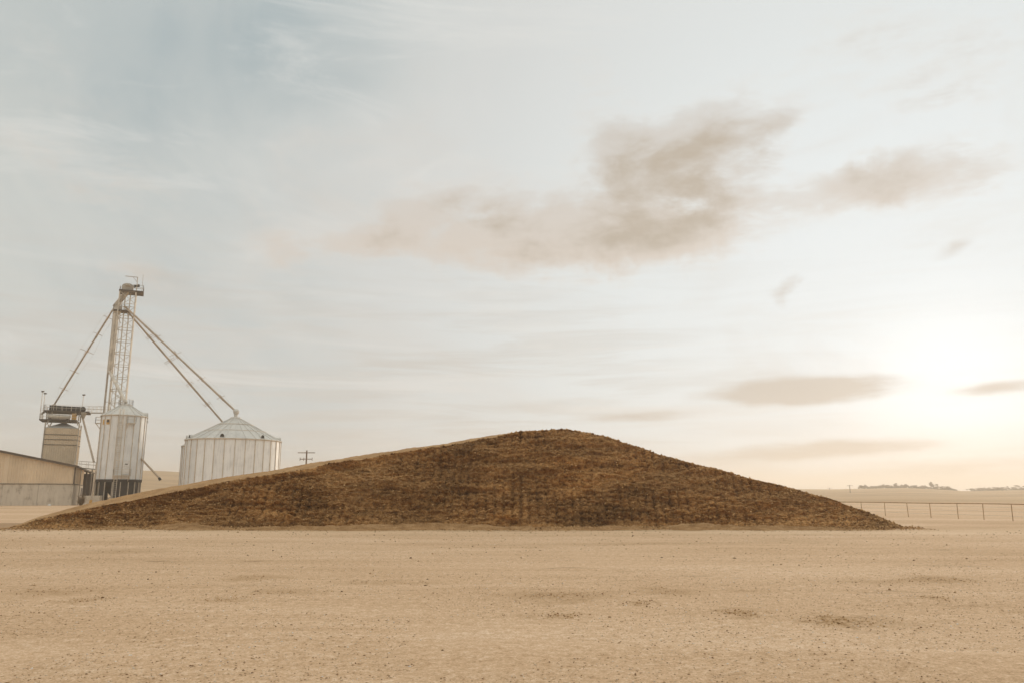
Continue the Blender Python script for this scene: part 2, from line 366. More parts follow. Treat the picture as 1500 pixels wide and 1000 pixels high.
class MB:
    def __init__(s): s.v = []; s.f = []
    def raw(s, vs, fs):
        k = len(s.v); s.v += [Vector(x) for x in vs]; s.f += [tuple(i + k for i in q) for q in fs]; return s
    def box(s, c, size, ax=None):
        ax = ax or (Vector((1, 0, 0)), Vector((0, 1, 0)), Vector((0, 0, 1))); c = Vector(c)
        vs = [c + ax[0] * (i * size[0] / 2) + ax[1] * (j * size[1] / 2) + ax[2] * (k * size[2] / 2) for i in (-1, 1) for j in (-1, 1) for k in (-1, 1)]
        return s.raw(vs, [(0, 1, 3, 2), (4, 6, 7, 5), (0, 4, 5, 1), (2, 3, 7, 6), (0, 2, 6, 4), (1, 5, 7, 3)])
    def bar(s, a, b, w_, h_=None):
        a, b = Vector(a), Vector(b); d = (b - a); L = d.length
        if L < 1e-6: return s
        d /= L; up = Vector((0, 0, 1)) if abs(d.z) < .95 else Vector((0, 1, 0))
        x = d.cross(up).normalized(); y = x.cross(d)
        return s.box((a + b) / 2, (L, w_, h_ or w_), (d, x, y))
    def tube(s, a, b, r, n=8, r2=None, cap=True):
        a, b = Vector(a), Vector(b); d = (b - a).normalized(); r2 = r if r2 is None else r2
        up = Vector((0, 0, 1)) if abs(d.z) < .95 else Vector((0, 1, 0))
        x = d.cross(up).normalized(); y = x.cross(d); vs = []
        for i in range(n):
            t = 2 * math.pi * i / n; o = x * math.cos(t) + y * math.sin(t)
            vs += [a + o * r, b + o * r2]
        fs = [(2 * i, 2 * ((i + 1) % n), 2 * ((i + 1) % n) + 1, 2 * i + 1) for i in range(n)]
        if cap: fs += [tuple(2 * i for i in range(n))[::-1], tuple(2 * i + 1 for i in range(n))]
        return s.raw(vs, fs)
    def lathe(s, c, prof, n=24):
        c = Vector(c); vs = []; m = len(prof)
        for i in range(n):
            t = 2 * math.pi * i / n
            vs += [c + Vector((r * math.cos(t), r * math.sin(t), z)) for r, z in prof]
        fs = [(i * m + j, ((i + 1) % n) * m + j, ((i + 1) % n) * m + j + 1, i * m + j + 1) for i in range(n) for j in range(m - 1)]
        return s.raw(vs, fs)
    def build(s, name, m, parent=None, smooth=False):
        o = Vector((0, 0, 0)) if parent is None else parent.matrix_world.translation
        off = Vector((0, 0, 0)); p = parent
        while p is not None: off += p.location; p = p.parent
        return link(name, mesh(name, [v - off for v in s.v], s.f, smooth), MAT[m], parent)
def rails(mb, pts, h=1.05, step=1.6, t=.05):
    for a, b in zip(pts[:-1], pts[1:]):
        a, b = Vector(a), Vector(b); n = max(1, int((b - a).length / step))
        for i in range(n + 1):
            p = a.lerp(b, i / n); mb.bar(p, p + Vector((0, 0, h)), t)
        for z in (h, h * .55): mb.bar(a + Vector((0, 0, z)), b + Vector((0, 0, z)), t)
    return mb

# numpy noise
def vnoise(x, y, seed=0):
    r = np.random.default_rng(seed); T = r.random((256, 256)); xi = np.floor(x).astype(int); yi = np.floor(y).astype(int)
    fx, fy = x - xi, y - yi; fx = fx * fx * (3 - 2 * fx); fy = fy * fy * (3 - 2 * fy)
    a = T[xi & 255, yi & 255]; b_ = T[(xi + 1) & 255, yi & 255]; c = T[xi & 255, (yi + 1) & 255]; d = T[(xi + 1) & 255, (yi + 1) & 255]
    return (a * (1 - fx) + b_ * fx) * (1 - fy) + (c * (1 - fx) + d * fx) * fy - .5
def fbm(x, y, seed=0, o=4, g=.5):
    s = 0; a = 1.0
    for i in range(o): s = s + a * vnoise(x * 2 ** i + 17.3 * i, y * 2 ** i + 9.1 * i, seed + i); a *= g
    return s
def cell(x, y, seed=0):
    r = np.random.default_rng(seed); J = r.random((256, 256, 2)); xi = np.floor(x).astype(int); yi = np.floor(y).astype(int)
    best = np.full(x.shape, 9.0)
    for i in (-1, 0, 1):
        for j in (-1, 0, 1):
            jx = J[(xi + i) & 255, (yi + j) & 255]
            best = np.minimum(best, (xi + i + jx[..., 0] - x) ** 2 + (yi + j + jx[..., 1] - y) ** 2)
    return np.sqrt(best)

# ------------------------------------------------------------------ ground and hills (one sheet)
def hill(X, Y):
    D = np.hypot(X, Y); A = np.degrees(np.arctan2(X, Y))
    px = [-180, -100, -60, -40, -27, -24, -18, -5, 10, 18, 22, 24, 26.5, 28.5, 30, 31.5, 33.5, 40, 60, 100, 180]
    hh = [8, 10, 16, 22, 25.5, 25.2, 21, 12, 8, 7.8, 7.6, 8.4, 9.2, 7.4, 5.6, 6.6, 7.0, 8, 9, 9, 8]
    H = np.interp(A, px, hh)
    t = np.clip((D - 240) / 640, 0, 1); t = t * t * (3 - 2 * t)
    return H * t + np.where(D > 300, fbm(X / 120, Y / 120, 5, 3) * 1.2 * t, 0)
def axis(lo, hi, fine, grow, far):
    a = list(np.arange(lo, hi + fine, fine)); s = fine
    while a[-1] < far: s *= grow; a.append(a[-1] + s)
    return np.array(a)
gx = axis(0, 14, .12, 1.045, 3000); gx = np.concatenate([-gx[:0:-1], gx])
gyp = axis(4, 30, .10, 1.04, 3000); gyn = -axis(0, 2, 1.0, 1.25, 3000)[::-1] + 3.5
gy = np.concatenate([gyn, gyp])
GX, GY = np.meshgrid(gx, gy)
near = np.clip(1 - np.hypot(GX, GY) / 90, 0, 1)
GZ = hill(GX, GY) + near * (fbm(GX / 3.5, GY / 1.6, 21, 3) * .05 + fbm(GX / .5, GY / .4, 31, 3) * .028)
nx, ny = len(gx), len(gy)
I = np.arange(nx * ny).reshape(ny, nx)
GF = np.stack([I[:-1, :-1], I[:-1, 1:], I[1:, 1:], I[1:, :-1]], -1).reshape(-1, 4)
tag(link('ground', npmesh('ground', np.stack([GX, GY, GZ], -1).reshape(-1, 3), GF, True), MAT['ground']), 'pale dry dirt yard rolling out to far dry fields', None, None, 'structure')
def gz(x, y):
    x, y = np.asarray(x, float), np.asarray(y, float); n_ = np.clip(1 - np.hypot(x, y) / 90, 0, 1)
    return hill(x, y) + n_ * (fbm(x / 3.5, y / 1.6, 21, 3) * .05 + fbm(x / .5, y / .4, 31, 3) * .028)

# ------------------------------------------------------------------ the mound
EDGE = [(20, 773), (53, 761), (133, 744), (213, 729), (267, 717), (330, 706), (400, 695), (480, 680), (540, 670), (600, 660), (660, 651), (702, 643), (735, 637), (770, 631), (812, 629), (840, 630.5), (887, 639.5), (945, 658), (1003, 674.5), (1070, 692), (1128, 707), (1168, 716), (1222, 732), (1280, 753), (1322, 770), (1332, 776)]
SKY = [(20, 771), (51, 758), (115, 740), (213, 719), (267, 708.5), (330, 698), (400, 687.5), (480, 673), (563, 661), (643, 650.5), (702, 641.5), (735, 636), (770, 631)] + EDGE[14:]
ex, ey = np.array(EDGE).T; kx, ky = np.array(SKY).T
Y0 = 38.8
xs = np.linspace(-25.6, 20.4, 1050)
def solve(curve_x, curve_y, yfun):
    z = np.full_like(xs, 1.0)
    for _ in range(25):
        y = yfun(z); wdep = y * cp + (z - CAMH) * sp; px = CX + FPX * xs / wdep
        py = np.interp(px, curve_x, curve_y, left=776, right=778); dy = (CY - py) / FPX
        z = .5 * z + .5 * (CAMH + y * (sp + dy * cp) / (cp - dy * sp))
    return np.maximum(z, 0.02), yfun(z), px
base = Y0 + .35 * vnoise(xs / 3.2, xs * 0, 3) + .5 * np.abs(xs) / 25
def smooth(a, k=9): return np.convolve(np.pad(a, k // 2, 'edge'), np.ones(k) / k, 'valid')
ze, ye, pxe = solve(ex, ey, lambda z: base + .25 + np.maximum(z, 0) * .92)
zc, yc, pxc = solve(kx, ky, lambda z: base + .25 + ze * .92 + 1.2 + ze * .75)
left = np.clip((820 - pxe) / 60, 0, 1)
ze, ye, zc, yc = (smooth(a) for a in (ze, ye, zc, yc))
zc = zc * left + (ze + .10 * np.clip(ze, 0, 1)) * (1 - left); zc = np.maximum(zc, .02)
ragged = fbm(xs / .9, xs * 0 + 3, 41, 3) * .16 * np.clip(ze / 1.5, 0, 1)
def strip(name, rows, disp, m, parent, nrow):
    """rows: list of (y, z) columns along the profile; resampled to nrow rows"""
    Ys = np.array([r[0] for r in rows]); Zs = np.array([r[1] for r in rows]); k = len(rows)
    tt = np.linspace(0, k - 1, nrow); i = np.minimum(tt.astype(int), k - 2); f = (tt - i)[:, None]
    Y = Ys[i] * (1 - f) + Ys[i + 1] * f; Z = Zs[i] * (1 - f) + Zs[i + 1] * f
    X = np.repeat(xs[None], nrow, 0); V = disp(X, Y, Z, tt / (k - 1))
    n = X.shape[1]; J = np.arange(n * nrow).reshape(nrow, n)
    F = np.stack([J[:-1, :-1], J[:-1, 1:], J[1:, 1:], J[1:, :-1]], -1).reshape(-1, 4)
    return link(name, npmesh(name, V.reshape(-1, 3), F, False), MAT[m], parent), V
mound = empty('silage_pile', (0, 0, 0), 'long brown mound with a grooved cut face across the middle of the yard', 'mound')
nrm = np.array([0, -.92, .39])
def face_disp(X, Y, Z, t):
    T = (Z / .69) + 0 * X; tc = t[:, None] * np.ones_like(X)
    env = np.clip(T / .7, 0, 1) * np.clip((ze[None] - Z) / .22, 0, 1) ** .5 * np.clip(ze[None] / .8, 0, 1)
    wob = X + .12 * vnoise(X / 1.3, T / 1.4, 51) + .18 * vnoise(X / 2.2, X * 0, 68)
    colp = wob / .43; ci = np.floor(colp).astype(int); cf = colp - ci
    zone = np.clip(vnoise(X / 4.2, T / 1.7, 52) * 3.0 + .60 + .28 * np.clip((X + 3) / 6, -1, 1), 0, 1)
    rr_ = np.random.default_rng(53).random((4096, 3)); ph, am, pe = (rr_[ci & 4095, q] for q in range(3))
    groove = -(np.abs(np.cos(np.pi * cf)) ** 6) * .22 * np.clip(.75 + .9 * vnoise(X / .5, T / 1.1, 69), 0, 1)
    bead = (np.abs(np.sin(np.pi * (T / (.30 + .10 * pe) + ph + .7 * vnoise(X / .8, T / .5, 54)))) ** .7 - .6) * .17 * (.4 + .8 * am)
    d = zone * (groove + bead) + fbm(X / 3.1, T / 1.5, 55, 3) * .42
    d = d + fbm(X / .9, T / .30, 56, 5, .62) * .27
    rough = np.clip(.55 + 1.6 * vnoise(X / 2.0, T / 1.2, 70), .12, 1.3)
    d = d + (.45 - cell(X / .36, T / .22, 57)) * .18 * rough * (1.1 - .6 * zone) + (.45 - cell(X / .15, T / .11, 58)) * .10 * rough + (.45 - cell(X / .8, T / .5, 71)) * .15 * np.clip(vnoise(X / 3, T / 2, 72) * 4, 0, 1)
    ledge = fbm(X / 4.5, T / .6, 59, 4); d = d + np.clip(ledge, -.14, .3) * .50
    lip = np.clip(1 - np.abs(ze[None] - Z - .30) / .26, 0, 1) * left[None] * (.6 + 1.2 * vnoise(X / 1.1, X * 0, 67))
    d = d - .42 * lip
    d = d * env + ragged[None] * np.clip(tc * 4 - 3, 0, 1) * 1.0
    return np.stack([X, Y + nrm[1] * d, np.maximum(Z + nrm[2] * d, -.02 - .0 * d)], -1)
face, FV = strip('cut_face', [(base, base * 0 - .02), (ye, ze)], face_disp, 'face', mound, 190)
def top_disp(X, Y, Z, t):
    tc = t[:, None]; b0 = np.clip(tc * 14, 0, 1)
    e = np.clip(Z / .6, 0, 1) * b0
    d = (fbm(X / 1.5, Y / 1.2, 61, 4) * .12 + (.4 - cell(X / .3, Y / .3, 62)) * .05) * e * (.35 + .65 * np.clip((X + 30) / 30, 0, 1))
    Z2 = Z + d
    Z2 = Z2 * b0 + (1 - b0) * FV[-1, :, 2][None]; Y2 = Y * b0 + (1 - b0) * FV[-1, :, 1][None]
    return np.stack([X, Y2, Z2], -1)
strip('weathered_top', [(ye, ze), (yc, zc), (yc + 2.5 + zc, zc * .98), (yc + 4 + zc * 2.6, zc * .35), (yc + 5 + zc * 4.0, zc * 0 - .05)], top_disp, 'top', mound, 120)
def toe_disp(X, Y, Z, t):
    tc = np.sin(t * math.pi * .5)[:, None]; amp = (.14 + .22 * np.clip(vnoise(X / 2.3, X * 0, 63) + .2, 0, 1)) * np.clip((21 - np.abs(X + 2.5)) / 4, .1, 1)
    Z2 = -.035 + amp * tc ** 1.6 + (fbm(X / .4, Y / .3, 64, 4) * .10 + (.4 - cell(X / .16, Y / .12, 65)) * .06) * tc
    return np.stack([X, Y, Z2], -1)
strip('loose_toe', [(base - 1.7 + 1.3 * vnoise(xs / 1.7, xs * 0, 66), base * 0), (base + .32, base * 0)], toe_disp, 'toe', mound, 30)
# clods: small crumbled pieces, far too many to count
OCT = np.array([[1, 0, 0], [-1, 0, 0], [0, 1, 0], [0, -1, 0], [0, 0, 1], [0, 0, -1]], float)
OF = np.array([[0, 2, 4], [2, 1, 4], [1, 3, 4], [3, 0, 4], [2, 0, 5], [1, 2, 5], [3, 1, 5], [0, 3, 5]])
def scatter(name, cen, size, flat, m, label=None, parent=None, jit=.35):
    n = len(cen); a = RNG.random(n) * 6.283; ca, sa = np.cos(a), np.sin(a)
    V = OCT[None] * (1 + jit * (RNG.random((n, 6, 3)) - .5) * 2) * size[:, None, None] * np.stack([.7 + .7 * RNG.random(n), .7 + .5 * RNG.random(n), flat], -1)[:, None]
    V = V + (RNG.random((n, 6, 3)) - .5) * .35 * size[:, None, None]
    X = V[..., 0] * ca[:, None] - V[..., 1] * sa[:, None]; Y = V[..., 0] * sa[:, None] + V[..., 1] * ca[:, None]
    V = np.stack([X, Y, V[..., 2]], -1) + cen[:, None]
    F = (OF[None] + 6 * np.arange(n)[:, None, None]).reshape(-1, 3)
    o = link(name, npmesh(name, V.reshape(-1, 3), F), MAT[m], parent)
    return tag(o, label, None, None, 'stuff')
k = 12000
ri = RNG.integers(3, 186, k); ci = RNG.integers(2, 1048, k); cen = FV[ri, ci]; ok = cen[:, 2] > .12
cen = cen[ok]; scatter('face_clods', cen + RNG.normal(0, .02, cen.shape), .018 + .045 * RNG.random(len(cen)) ** 2.2, .5 + .4 * RNG.random(len(cen)), 'facelump', None, mound)

ci = RNG.integers(2, 1048, 1500); cen = FV[-1, ci] + np.stack([RNG.normal(0, .03, 1500), RNG.normal(.08, .12, 1500), np.zeros(1500)], -1); cen = cen[cen[:, 2] > .2]
scatter('crest_clods', cen, .03 + .075 * RNG.random(len(cen)) ** 3, .5 + .4 * RNG.random(len(cen)), 'facelump', None, mound)
# ------------------------------------------------------------------ loose stones and clods on the yard
def ground_pts(n, ylo, yhi, pw=1.0, spread=.72):
    y = ylo + (yhi - ylo) * RNG.random(n) ** pw; x = (RNG.random(n) * 2 - 1) * (y * spread + 2)
    return np.stack([x, y, gz(x, y)], -1)
c = ground_pts(105000, 6.2, 34, 1.35); dens_ = fbm(c[:, 0] / 2.5, c[:, 1] / 2.0, 71, 3); c = c[dens_ > -.25]
sz = .003 + .011 * RNG.random(len(c)) ** 3; c[:, 2] += sz * .15
scatter('yard_pebbles', c, sz, .45 + .3 * RNG.random(len(c)), 'pebble', 'small pale and brown pebbles strewn over the dirt yard')
sc_ = []
for cx_, cy_, sx2, sy2, wt in STAINS:
    n_ = int(200 * wt); sc_.append(np.stack([RNG.normal(cx_, sx2 * .42, n_), RNG.normal(cy_, sy2 * .36, n_)], -1))
sc_ = np.concatenate(sc_); c = np.column_stack([sc_, gz(sc_[:, 0], sc_[:, 1])]); sz = .004 + .014 * RNG.random(len(c)) ** 3; c[:, 2] += sz * .3
scatter('spilled_crumbs', c, sz, .5 + .3 * RNG.random(len(c)), 'crumb', 'golden brown crumbs lying in small spilled patches on the yard')
n_ = 9000; x_ = RNG.uniform(-24.5, 20, n_); off_ = np.abs(RNG.normal(0, 1.1, n_)) * (1 + vnoise(x_ / 1.9, x_ * 0, 81)); y_ = np.interp(x_, xs, base) + .15 - off_
c = np.stack([x_, y_, gz(x_, y_)], -1); sz = .012 + .05 * RNG.random(n_) ** 3.5 * np.clip(1.4 - off_ * .5, .3, 1); c[:, 2] += sz * .3 + .12 * np.clip(1 - off_, 0, 1)
scatter('toe_crumbs', c, sz, .55 + .3 * RNG.random(n_), 'facelump', 'brown crumbs fallen along the foot of the mound')
c = ground_pts(1500, 7, 37.5, .62); keep = (fbm(c[:, 0] / 4, c[:, 1] / 2.5, 72, 3) > -.05) | (c[:, 1] > 30); c = c[keep]
sz = .005 + .022 * RNG.random(len(c)) ** 4 + .0004 * c[:, 1]; c[:, 2] += sz * .2
scatter('yard_clods', c, sz, .45 + .35 * RNG.random(len(c)), 'clod', 'dark brown crumbs of spilled material scattered over the yard')

# ------------------------------------------------------------------ shed (front gable, right side wall going back)
C0 = G(104.5, 739.4); C0.z = 0
u = Vector((46, 21, 0)).normalized(); v = Vector((-u.y, u.x, 0)); UP = Vector((0, 0, 1))
hE = P(110, 682.5, C0.y).z; hC = P(107, 708.6, C0.y).z; hE -= .05
WID, LEN, SL = 30.0, 48.0, .205
RIDGE = WID / 2
def roofz(s): return hE + SL * (s if s <= RIDGE else WID - s)     # s = distance from the right eave
shed = empty('metal_shed', C0, 'long tan metal-sided shed on a grey concrete base at the left edge', 'shed')
def siding(name, a, d, L, z0, ztop, out, parent, m='siding', per=.40, dep=.075):
    """ribbed sheet from point a along d, facing 'out'"""
    vs = []; fs = []; n = int(L / per); prof = []
    for i in range(n):
        s = i * per; prof += [(s, 0), (s + per * .62, 0), (s + per * .70, dep), (s + per * .92, dep)]
    prof.append((L, 0))
    for s, o in prof:
        b0 = a + d * s + out * o
        vs += [b0 + UP * z0, b0 + UP * ztop(s)]
    fs = [(2 * i, 2 * i + 2, 2 * i + 3, 2 * i + 1) for i in range(len(prof) - 1)]
    k_ = len(vs)
    vs += [a - out * .08 + UP * z0, a - out * .08 + UP * ztop(0), a + d * L - out * .08 + UP * z0, a + d * L - out * .08 + UP * ztop(L)]
    return MB().raw(vs, fs).build(name, m, parent)
fo, so = -v, u                                                   # outward normals of the front and the right side
nP = 3
for i in range(nP):
    s0, s1 = i * WID / nP, (i + 1) * WID / nP
    siding('siding', C0 - u * s0, -u, s1 - s0 - .004, hC, lambda s, s0=s0: roofz(s0 + s) - .05, fo, shed)
for i in range(6):
    s0 = i * 5.0
    MB().box(C0 - u * (s0 + 2.5) + v * .16 + UP * (hC / 2 - .15), (4.97, .46, hC + .28), (u, v, UP)).build('concrete_panel', 'concrete', shed)
NEAR = LEN * .40
for i in range(3):
    L_ = NEAR / 3
    siding('siding', C0 + v * (i * L_ + .02), v, L_ - .01, hC, lambda s: hE - .04, so, shed)
    MB().box(C0 + v * (i * L_ + L_ / 2 + .42) - u * .16 + UP * (hC / 2 - .15), (.46, L_ - .03, hC + .28), (u, v, UP)).build('concrete_panel', 'concrete', shed)
MB().box(C0 - u * 0 + UP * ((hC + hE) / 2) + fo * .02 + so * .02, (.22, .22, hE - hC - .05), (u, v, UP)).build('corner_trim', 'trim', shed)
MB().box(C0 - u * (WID / 2) + fo * .10 + UP * (hC + .03), (WID, .12, .10), (u, v, UP)).build('flashing', 'trim', shed)
MB().box(C0 + v * (NEAR / 2) + so * .10 + UP * (hC + .03), (.12, NEAR, .10), (u, v, UP)).build('flashing', 'trim', shed)
for sgn in (0, 1):                                               # two roof slopes
    mb = MB(); a_, b_ = (-.45, RIDGE) if sgn == 0 else (RIDGE, WID + .45)
    zz = lambda s: hE + SL * (s if sgn == 0 else WID - s)
    vs = []
    for s in (a_, b_):
        for t_ in (-.55, LEN + .4):
            for dz in (.02, .24): vs.append(C0 - u * s + v * t_ + UP * (zz(s) + dz))
    mb.raw(vs, [(0, 1, 3, 2), (4, 6, 7, 5), (0, 4, 5, 1), (2, 3, 7, 6), (0, 2, 6, 4), (1, 5, 7, 3)])
    rf = mb.build('roof', 'roofing', shed)
    mb = MB(); p0, p1 = C0 - u * a_ - v * .60 + UP * (zz(a_) + .09), C0 - u * b_ - v * .60 + UP * (zz(b_) + .09)
    mb.bar(p0, p1, .09, .36); mb.build('gable_trim', 'trim', rf)
MB().bar(C0 + u * .50 - v * .55 + UP * (hE - .02), C0 + u * .50 + v * (LEN + .4) + UP * (hE - .02), .14, .20).build('gutter', 'trim', shed)
far = C0 + v * NEAR
for i in range(4):
    q = far + v * (.15 + i * (LEN - NEAR - .3) / 3); MB().box(q - u * .15 + UP * (hE / 2), (.28, .28, hE), (u, v, UP)).build('bay_post', 'trim', shed)
MB().box(C0 - u * (WID / 2) + v * LEN + UP * (hE / 2), (WID, .2, hE), (u, v, UP)).build('rear_wall', 'trim', shed)
MB().box(C0 - u * WID + v * (LEN / 2) + UP * (hE / 2), (.2, LEN - .3, hE), (u, v, UP)).build('far_side_wall', 'siding', shed)
MB().box(C0 - u * 9 + v * (NEAR + 11) + UP * (hE / 2), (.2, 27, hE), (u, v, UP)).build('inner_wall', 'trim', shed)
MB().box(C0 + so * .06 + v * (NEAR - 2.2) + UP * 2.25, (.10, 3.6, 1.5), (u, v, UP)).build('wall_box', 'trim', shed)

# concrete blocks and a dry weed beside the shed
bp = P(122.5, 738, 131); bq = P(147, 736, 131)
bd = Vector((bq.x - bp.x, 0, 0)).normalized(); Lb = (bq.x - bp.x) / 2
for r_, rn in ((0, 'bottom'), (1, 'top')):
    for cidx, cn_ in ((0, 'left'), (1, 'right')):
        c_ = Vector((bp.x + Lb * (cidx + .5), 131, .40 + .79 * r_))
        mb = MB().box(c_, (Lb - .04, .9, .78)); mb.box(c_ + Vector((0, 0, -.30)), (Lb - .16, .94, .05))
        o = mb.build('concrete_block', 'concrete')
        tag(o, f'{rn} {cn_} grey concrete block of the stack between shed and tall bin', 'block', 'concrete blocks beside the shed')
wd = P(118.5, 738, 126)
mb = MB()
for i in range(240):
    a_ = random.random() * 6.28; r_ = .5 * random.random() ** .5; b0 = Vector((wd.x + .25 * r_ * math.cos(a_), 126 + .25 * r_ * math.sin(a_), 0.0))
    tpt = b0 + Vector((r_ * math.cos(a_) * 1.1, r_ * math.sin(a_) * 1.1, .5 + 1.3 * random.random()))
    mb.tube(b0, tpt, .012, 3, .004, False)
    for _ in range(3):
        q = b0.lerp(tpt, .4 + .6 * random.random()); mb.bar(q, q + Vector((random.uniform(-.25, .25), random.uniform(-.25, .25), random.uniform(0, .25))), .02, .006)
wr_ = empty('dry_weed', (wd.x, 126, 0), 'dark dry weed clump against the side of the concrete base', 'weed'); mb.build('stems', 'leaf', wr_)
lp = G(74, 739.8); mb = MB(); mb.lathe((lp.x, lp.y - .3, 0), [(.0, -.02), (.26, .0), (.22, .16), (.10, .25), (0, .27)], 7)
tag(mb.build('pale_stone', 'white'), 'small white lump lying at the foot of the concrete wall', 'stone')

# ------------------------------------------------------------------ round steel bins
def bin_parts(root, r, z0, ze_, zp, N, roof_in=.55, off=0.0):
    st = 2 * math.pi / N; seg = 5
    vs = []; fs = []
    for i in range(seg + 1):
        t = .004 + (st - .008) * i / seg
        for rr in (r, r - .05):
            for z in (z0, ze_): vs.append((rr * math.cos(t), rr * math.sin(t), z))
    for i in range(seg):
        a = 4 * i; b = a + 4
        fs += [(a, b, b + 1, a + 1), (a + 2, a + 3, b + 3, b + 2), (a + 1, b + 1, b + 3, a + 3), (a, a + 2, b + 2, b)]
    fs += [(0, 1, 3, 2), (4 * seg, 4 * seg + 2, 4 * seg + 3, 4 * seg + 1)]
    me = mesh('wall_panel', vs, fs)
    st_m = MB().box((r + .05, 0, (z0 + ze_) / 2), (.10, .11, ze_ - z0 - .02)); me2 = mesh('stiffener', st_m.v, st_m.f)
    ro, ri = r + .18, roof_in; vs = []; fs = []
    for rr, zz in ((ro, ze_ + .04), (ri, zp)):
        for t in (.003, st / 2, st - .003):
            for dz in (0, .05): vs.append((rr * math.cos(t), rr * math.sin(t), zz + dz))
    fs = [(0, 2, 8, 6), (2, 4, 10, 8), (1, 7, 9, 3), (3, 9, 11, 5), (0, 1, 3, 2), (2, 3, 5, 4), (6, 8, 9, 7), (8, 10, 11, 9), (0, 6, 7, 1), (4, 5, 11, 10)]
    rb = MB().raw(vs, fs); rb.bar((ro, 0, ze_ + .10), (ri, 0, zp + .06), .09, .12)
    me3 = mesh('roof_panel', rb.v, rb.f)
    for i in range(N):
        a = off + i * st
        link('wall_panel', me, MAT['galv'], root, a); link('stiffener', me2, MAT['stiff'], root, a); link('roof_panel', me3, MAT['galv_roof'], root, a)
    loc = root.location
    rg = MB().lathe(loc, [(r + .16, ze_ - .10), (r + .22, ze_ - .02), (r + .16, ze_ + .06), (r - .02, ze_ + .0)], 60); rg.build('eave_ring', 'stiff', root)
    MB().lathe(loc, [(ri + .35, zp - .16), (ri + .32, zp + .12), (.05, zp + .30)], 20).build('roof_cap', 'galv_roof', root)
def vent(root, ang_, r, z, s=.5):
    c_ = root.location + Vector((r * math.cos(ang_), r * math.sin(ang_), z)); d = Vector((math.cos(ang_), math.sin(ang_), 0)); t = Vector((-d.y, d.x, 0))
    vs = []
    for k_ in range(7):
        a = math.pi * k_ / 6
        for e in (-.5, .5): vs.append(c_ + t * (s * math.cos(a) * .6) + UP * (s * math.sin(a) * .9) + d * (e * s * 1.5))
    fs = [(2 * k_, 2 * k_ + 2, 2 * k_ + 3, 2 * k_ + 1) for k_ in range(6)] + [tuple(range(0, 14, 2))[::-1]]
    hd = MB().raw(vs, fs).build('roof_vent', 'galv_roof', root)
    MB().box(c_ + d * (.62 * s) + UP * .3 * s, (s * .1, s * .95, s * .55), (d, t, UP)).build('vent_screen', 'dark', hd)

# two wide bins
Yb1, Yb2 = 135.0, 156.0
b1x = P(343, 645, Yb1).x; r1 = 7.75
e1 = P(343, 646, Yb1).z; p1 = P(346, 612, Yb1).z
bin1 = empty('wide_grain_bin', (b1x, Yb1, 0), 'wide pale steel grain bin with cone roof standing right of the tall bin', 'grain bin', 'steel grain bins')
bin_parts(bin1, r1, -.1, e1, p1, 30, .6, .05)
for fr in (.36, .66):
    rr = r1 * (1 - fr) + .6 * fr; zz = e1 + (p1 - e1) * fr
    MB().lathe(bin1.location, [(rr + .05, zz + .10), (rr + .05, zz + .19), (rr - .05, zz + .22), (rr - .05, zz + .12)], 60).build('roof_ring', 'stiff', bin1)
camdir = math.atan2(-Yb1, -b1x)
for da in (-1.42, -.25, .62, 1.48, -1.15, 2.4, 3.4): vent(bin1, camdir + da, r1 - .45, e1 + .30, .55)
b2l = P(265.5, 700, Yb2); r2 = 7.75
b2x = P(265.5, 655, Yb2).x + r2 * 1.1
e2 = P(268, 654, Yb2 - 2).z; p2 = e2 + (p1 - e1)
bin2 = empty('wide_grain_bin', (b2x, Yb2, 0), 'second wide steel grain bin, nearly hidden behind the front wide bin', 'grain bin', 'steel grain bins')
bin_parts(bin2, r2, -.1, e2, p2, 30, .6, .02)

# tall hopper bin
Ys = 135.0
sx_ = P(182.5, 610, Ys).x; rs = 3.55
es = P(182.5, 610, Ys).z; ps = P(186, 593, Ys).z; bs = P(174, 702, Ys).z
silo = empty('tall_hopper_bin', (sx_, Ys, 0), 'tall narrow galvanised hopper bin on a dark leg base beside the shed', 'grain bin', 'steel grain bins')
scam = math.atan2(-Ys, -sx_)
bin_parts(silo, rs, bs, es, ps, 18, .75, scam + .10)
for i in range(18):
    a = scam + .10 + i * 2 * math.pi / 18
    MB().box(silo.location + Vector((math.cos(a) * (rs - .05), math.sin(a) * (rs - .05), bs / 2 - .1)), (.13, .13, bs + .2), (Vector((math.cos(a), math.sin(a), 0)), Vector((-math.sin(a), math.cos(a), 0)), UP)).build('support_leg', 'steel', silo)
MB().lathe(silo.location, [(rs + .10, bs - .42), (rs + .12, bs + .03), (rs - .3, bs + .03), (rs - .3, bs - .42), (rs + .10, bs - .42)], 36).build('ring_beam', 'dark', silo)
MB().lathe(silo.location, [(rs - .32, bs - .1), (.35, .75), (.35, .45)], 36).build('hopper_cone', 'dark', silo)
for i in range(18):
    if i in (4, 5, 13, 14, 9, 16): continue
    a = scam + .10 + (i + .5) * 2 * math.pi / 18
    MB().box(silo.location + Vector((math.cos(a) * (rs - .18), math.sin(a) * (rs - .18), bs / 2 - .15)), (.04, 1.02, bs - .5), (Vector((math.cos(a), math.sin(a), 0)), Vector((-math.sin(a), math.cos(a), 0)), UP)).build('skirt_plate', 'dark', silo)
def on_silo(ang_, z, out=.0): return silo.location + Vector((math.cos(ang_) * (rs + out), math.sin(ang_) * (rs + out), z))
la = scam - .12                                                    # ladder on the camera side, a little left
tn = Vector((-math.sin(la), math.cos(la), 0)); on = Vector((math.cos(la), math.sin(la), 0))
mb = MB(); a0 = on_silo(la, .1, .28)
for sg in (-1, 1): mb.bar(a0 + tn * (.24 * sg), a0 + tn * (.24 * sg) + UP * (es + .9), .06)
for i in range(int(es / .32)): mb.bar(a0 - tn * .24 + UP * (.3 + i * .32), a0 + tn * .24 + UP * (.3 + i * .32), .035)
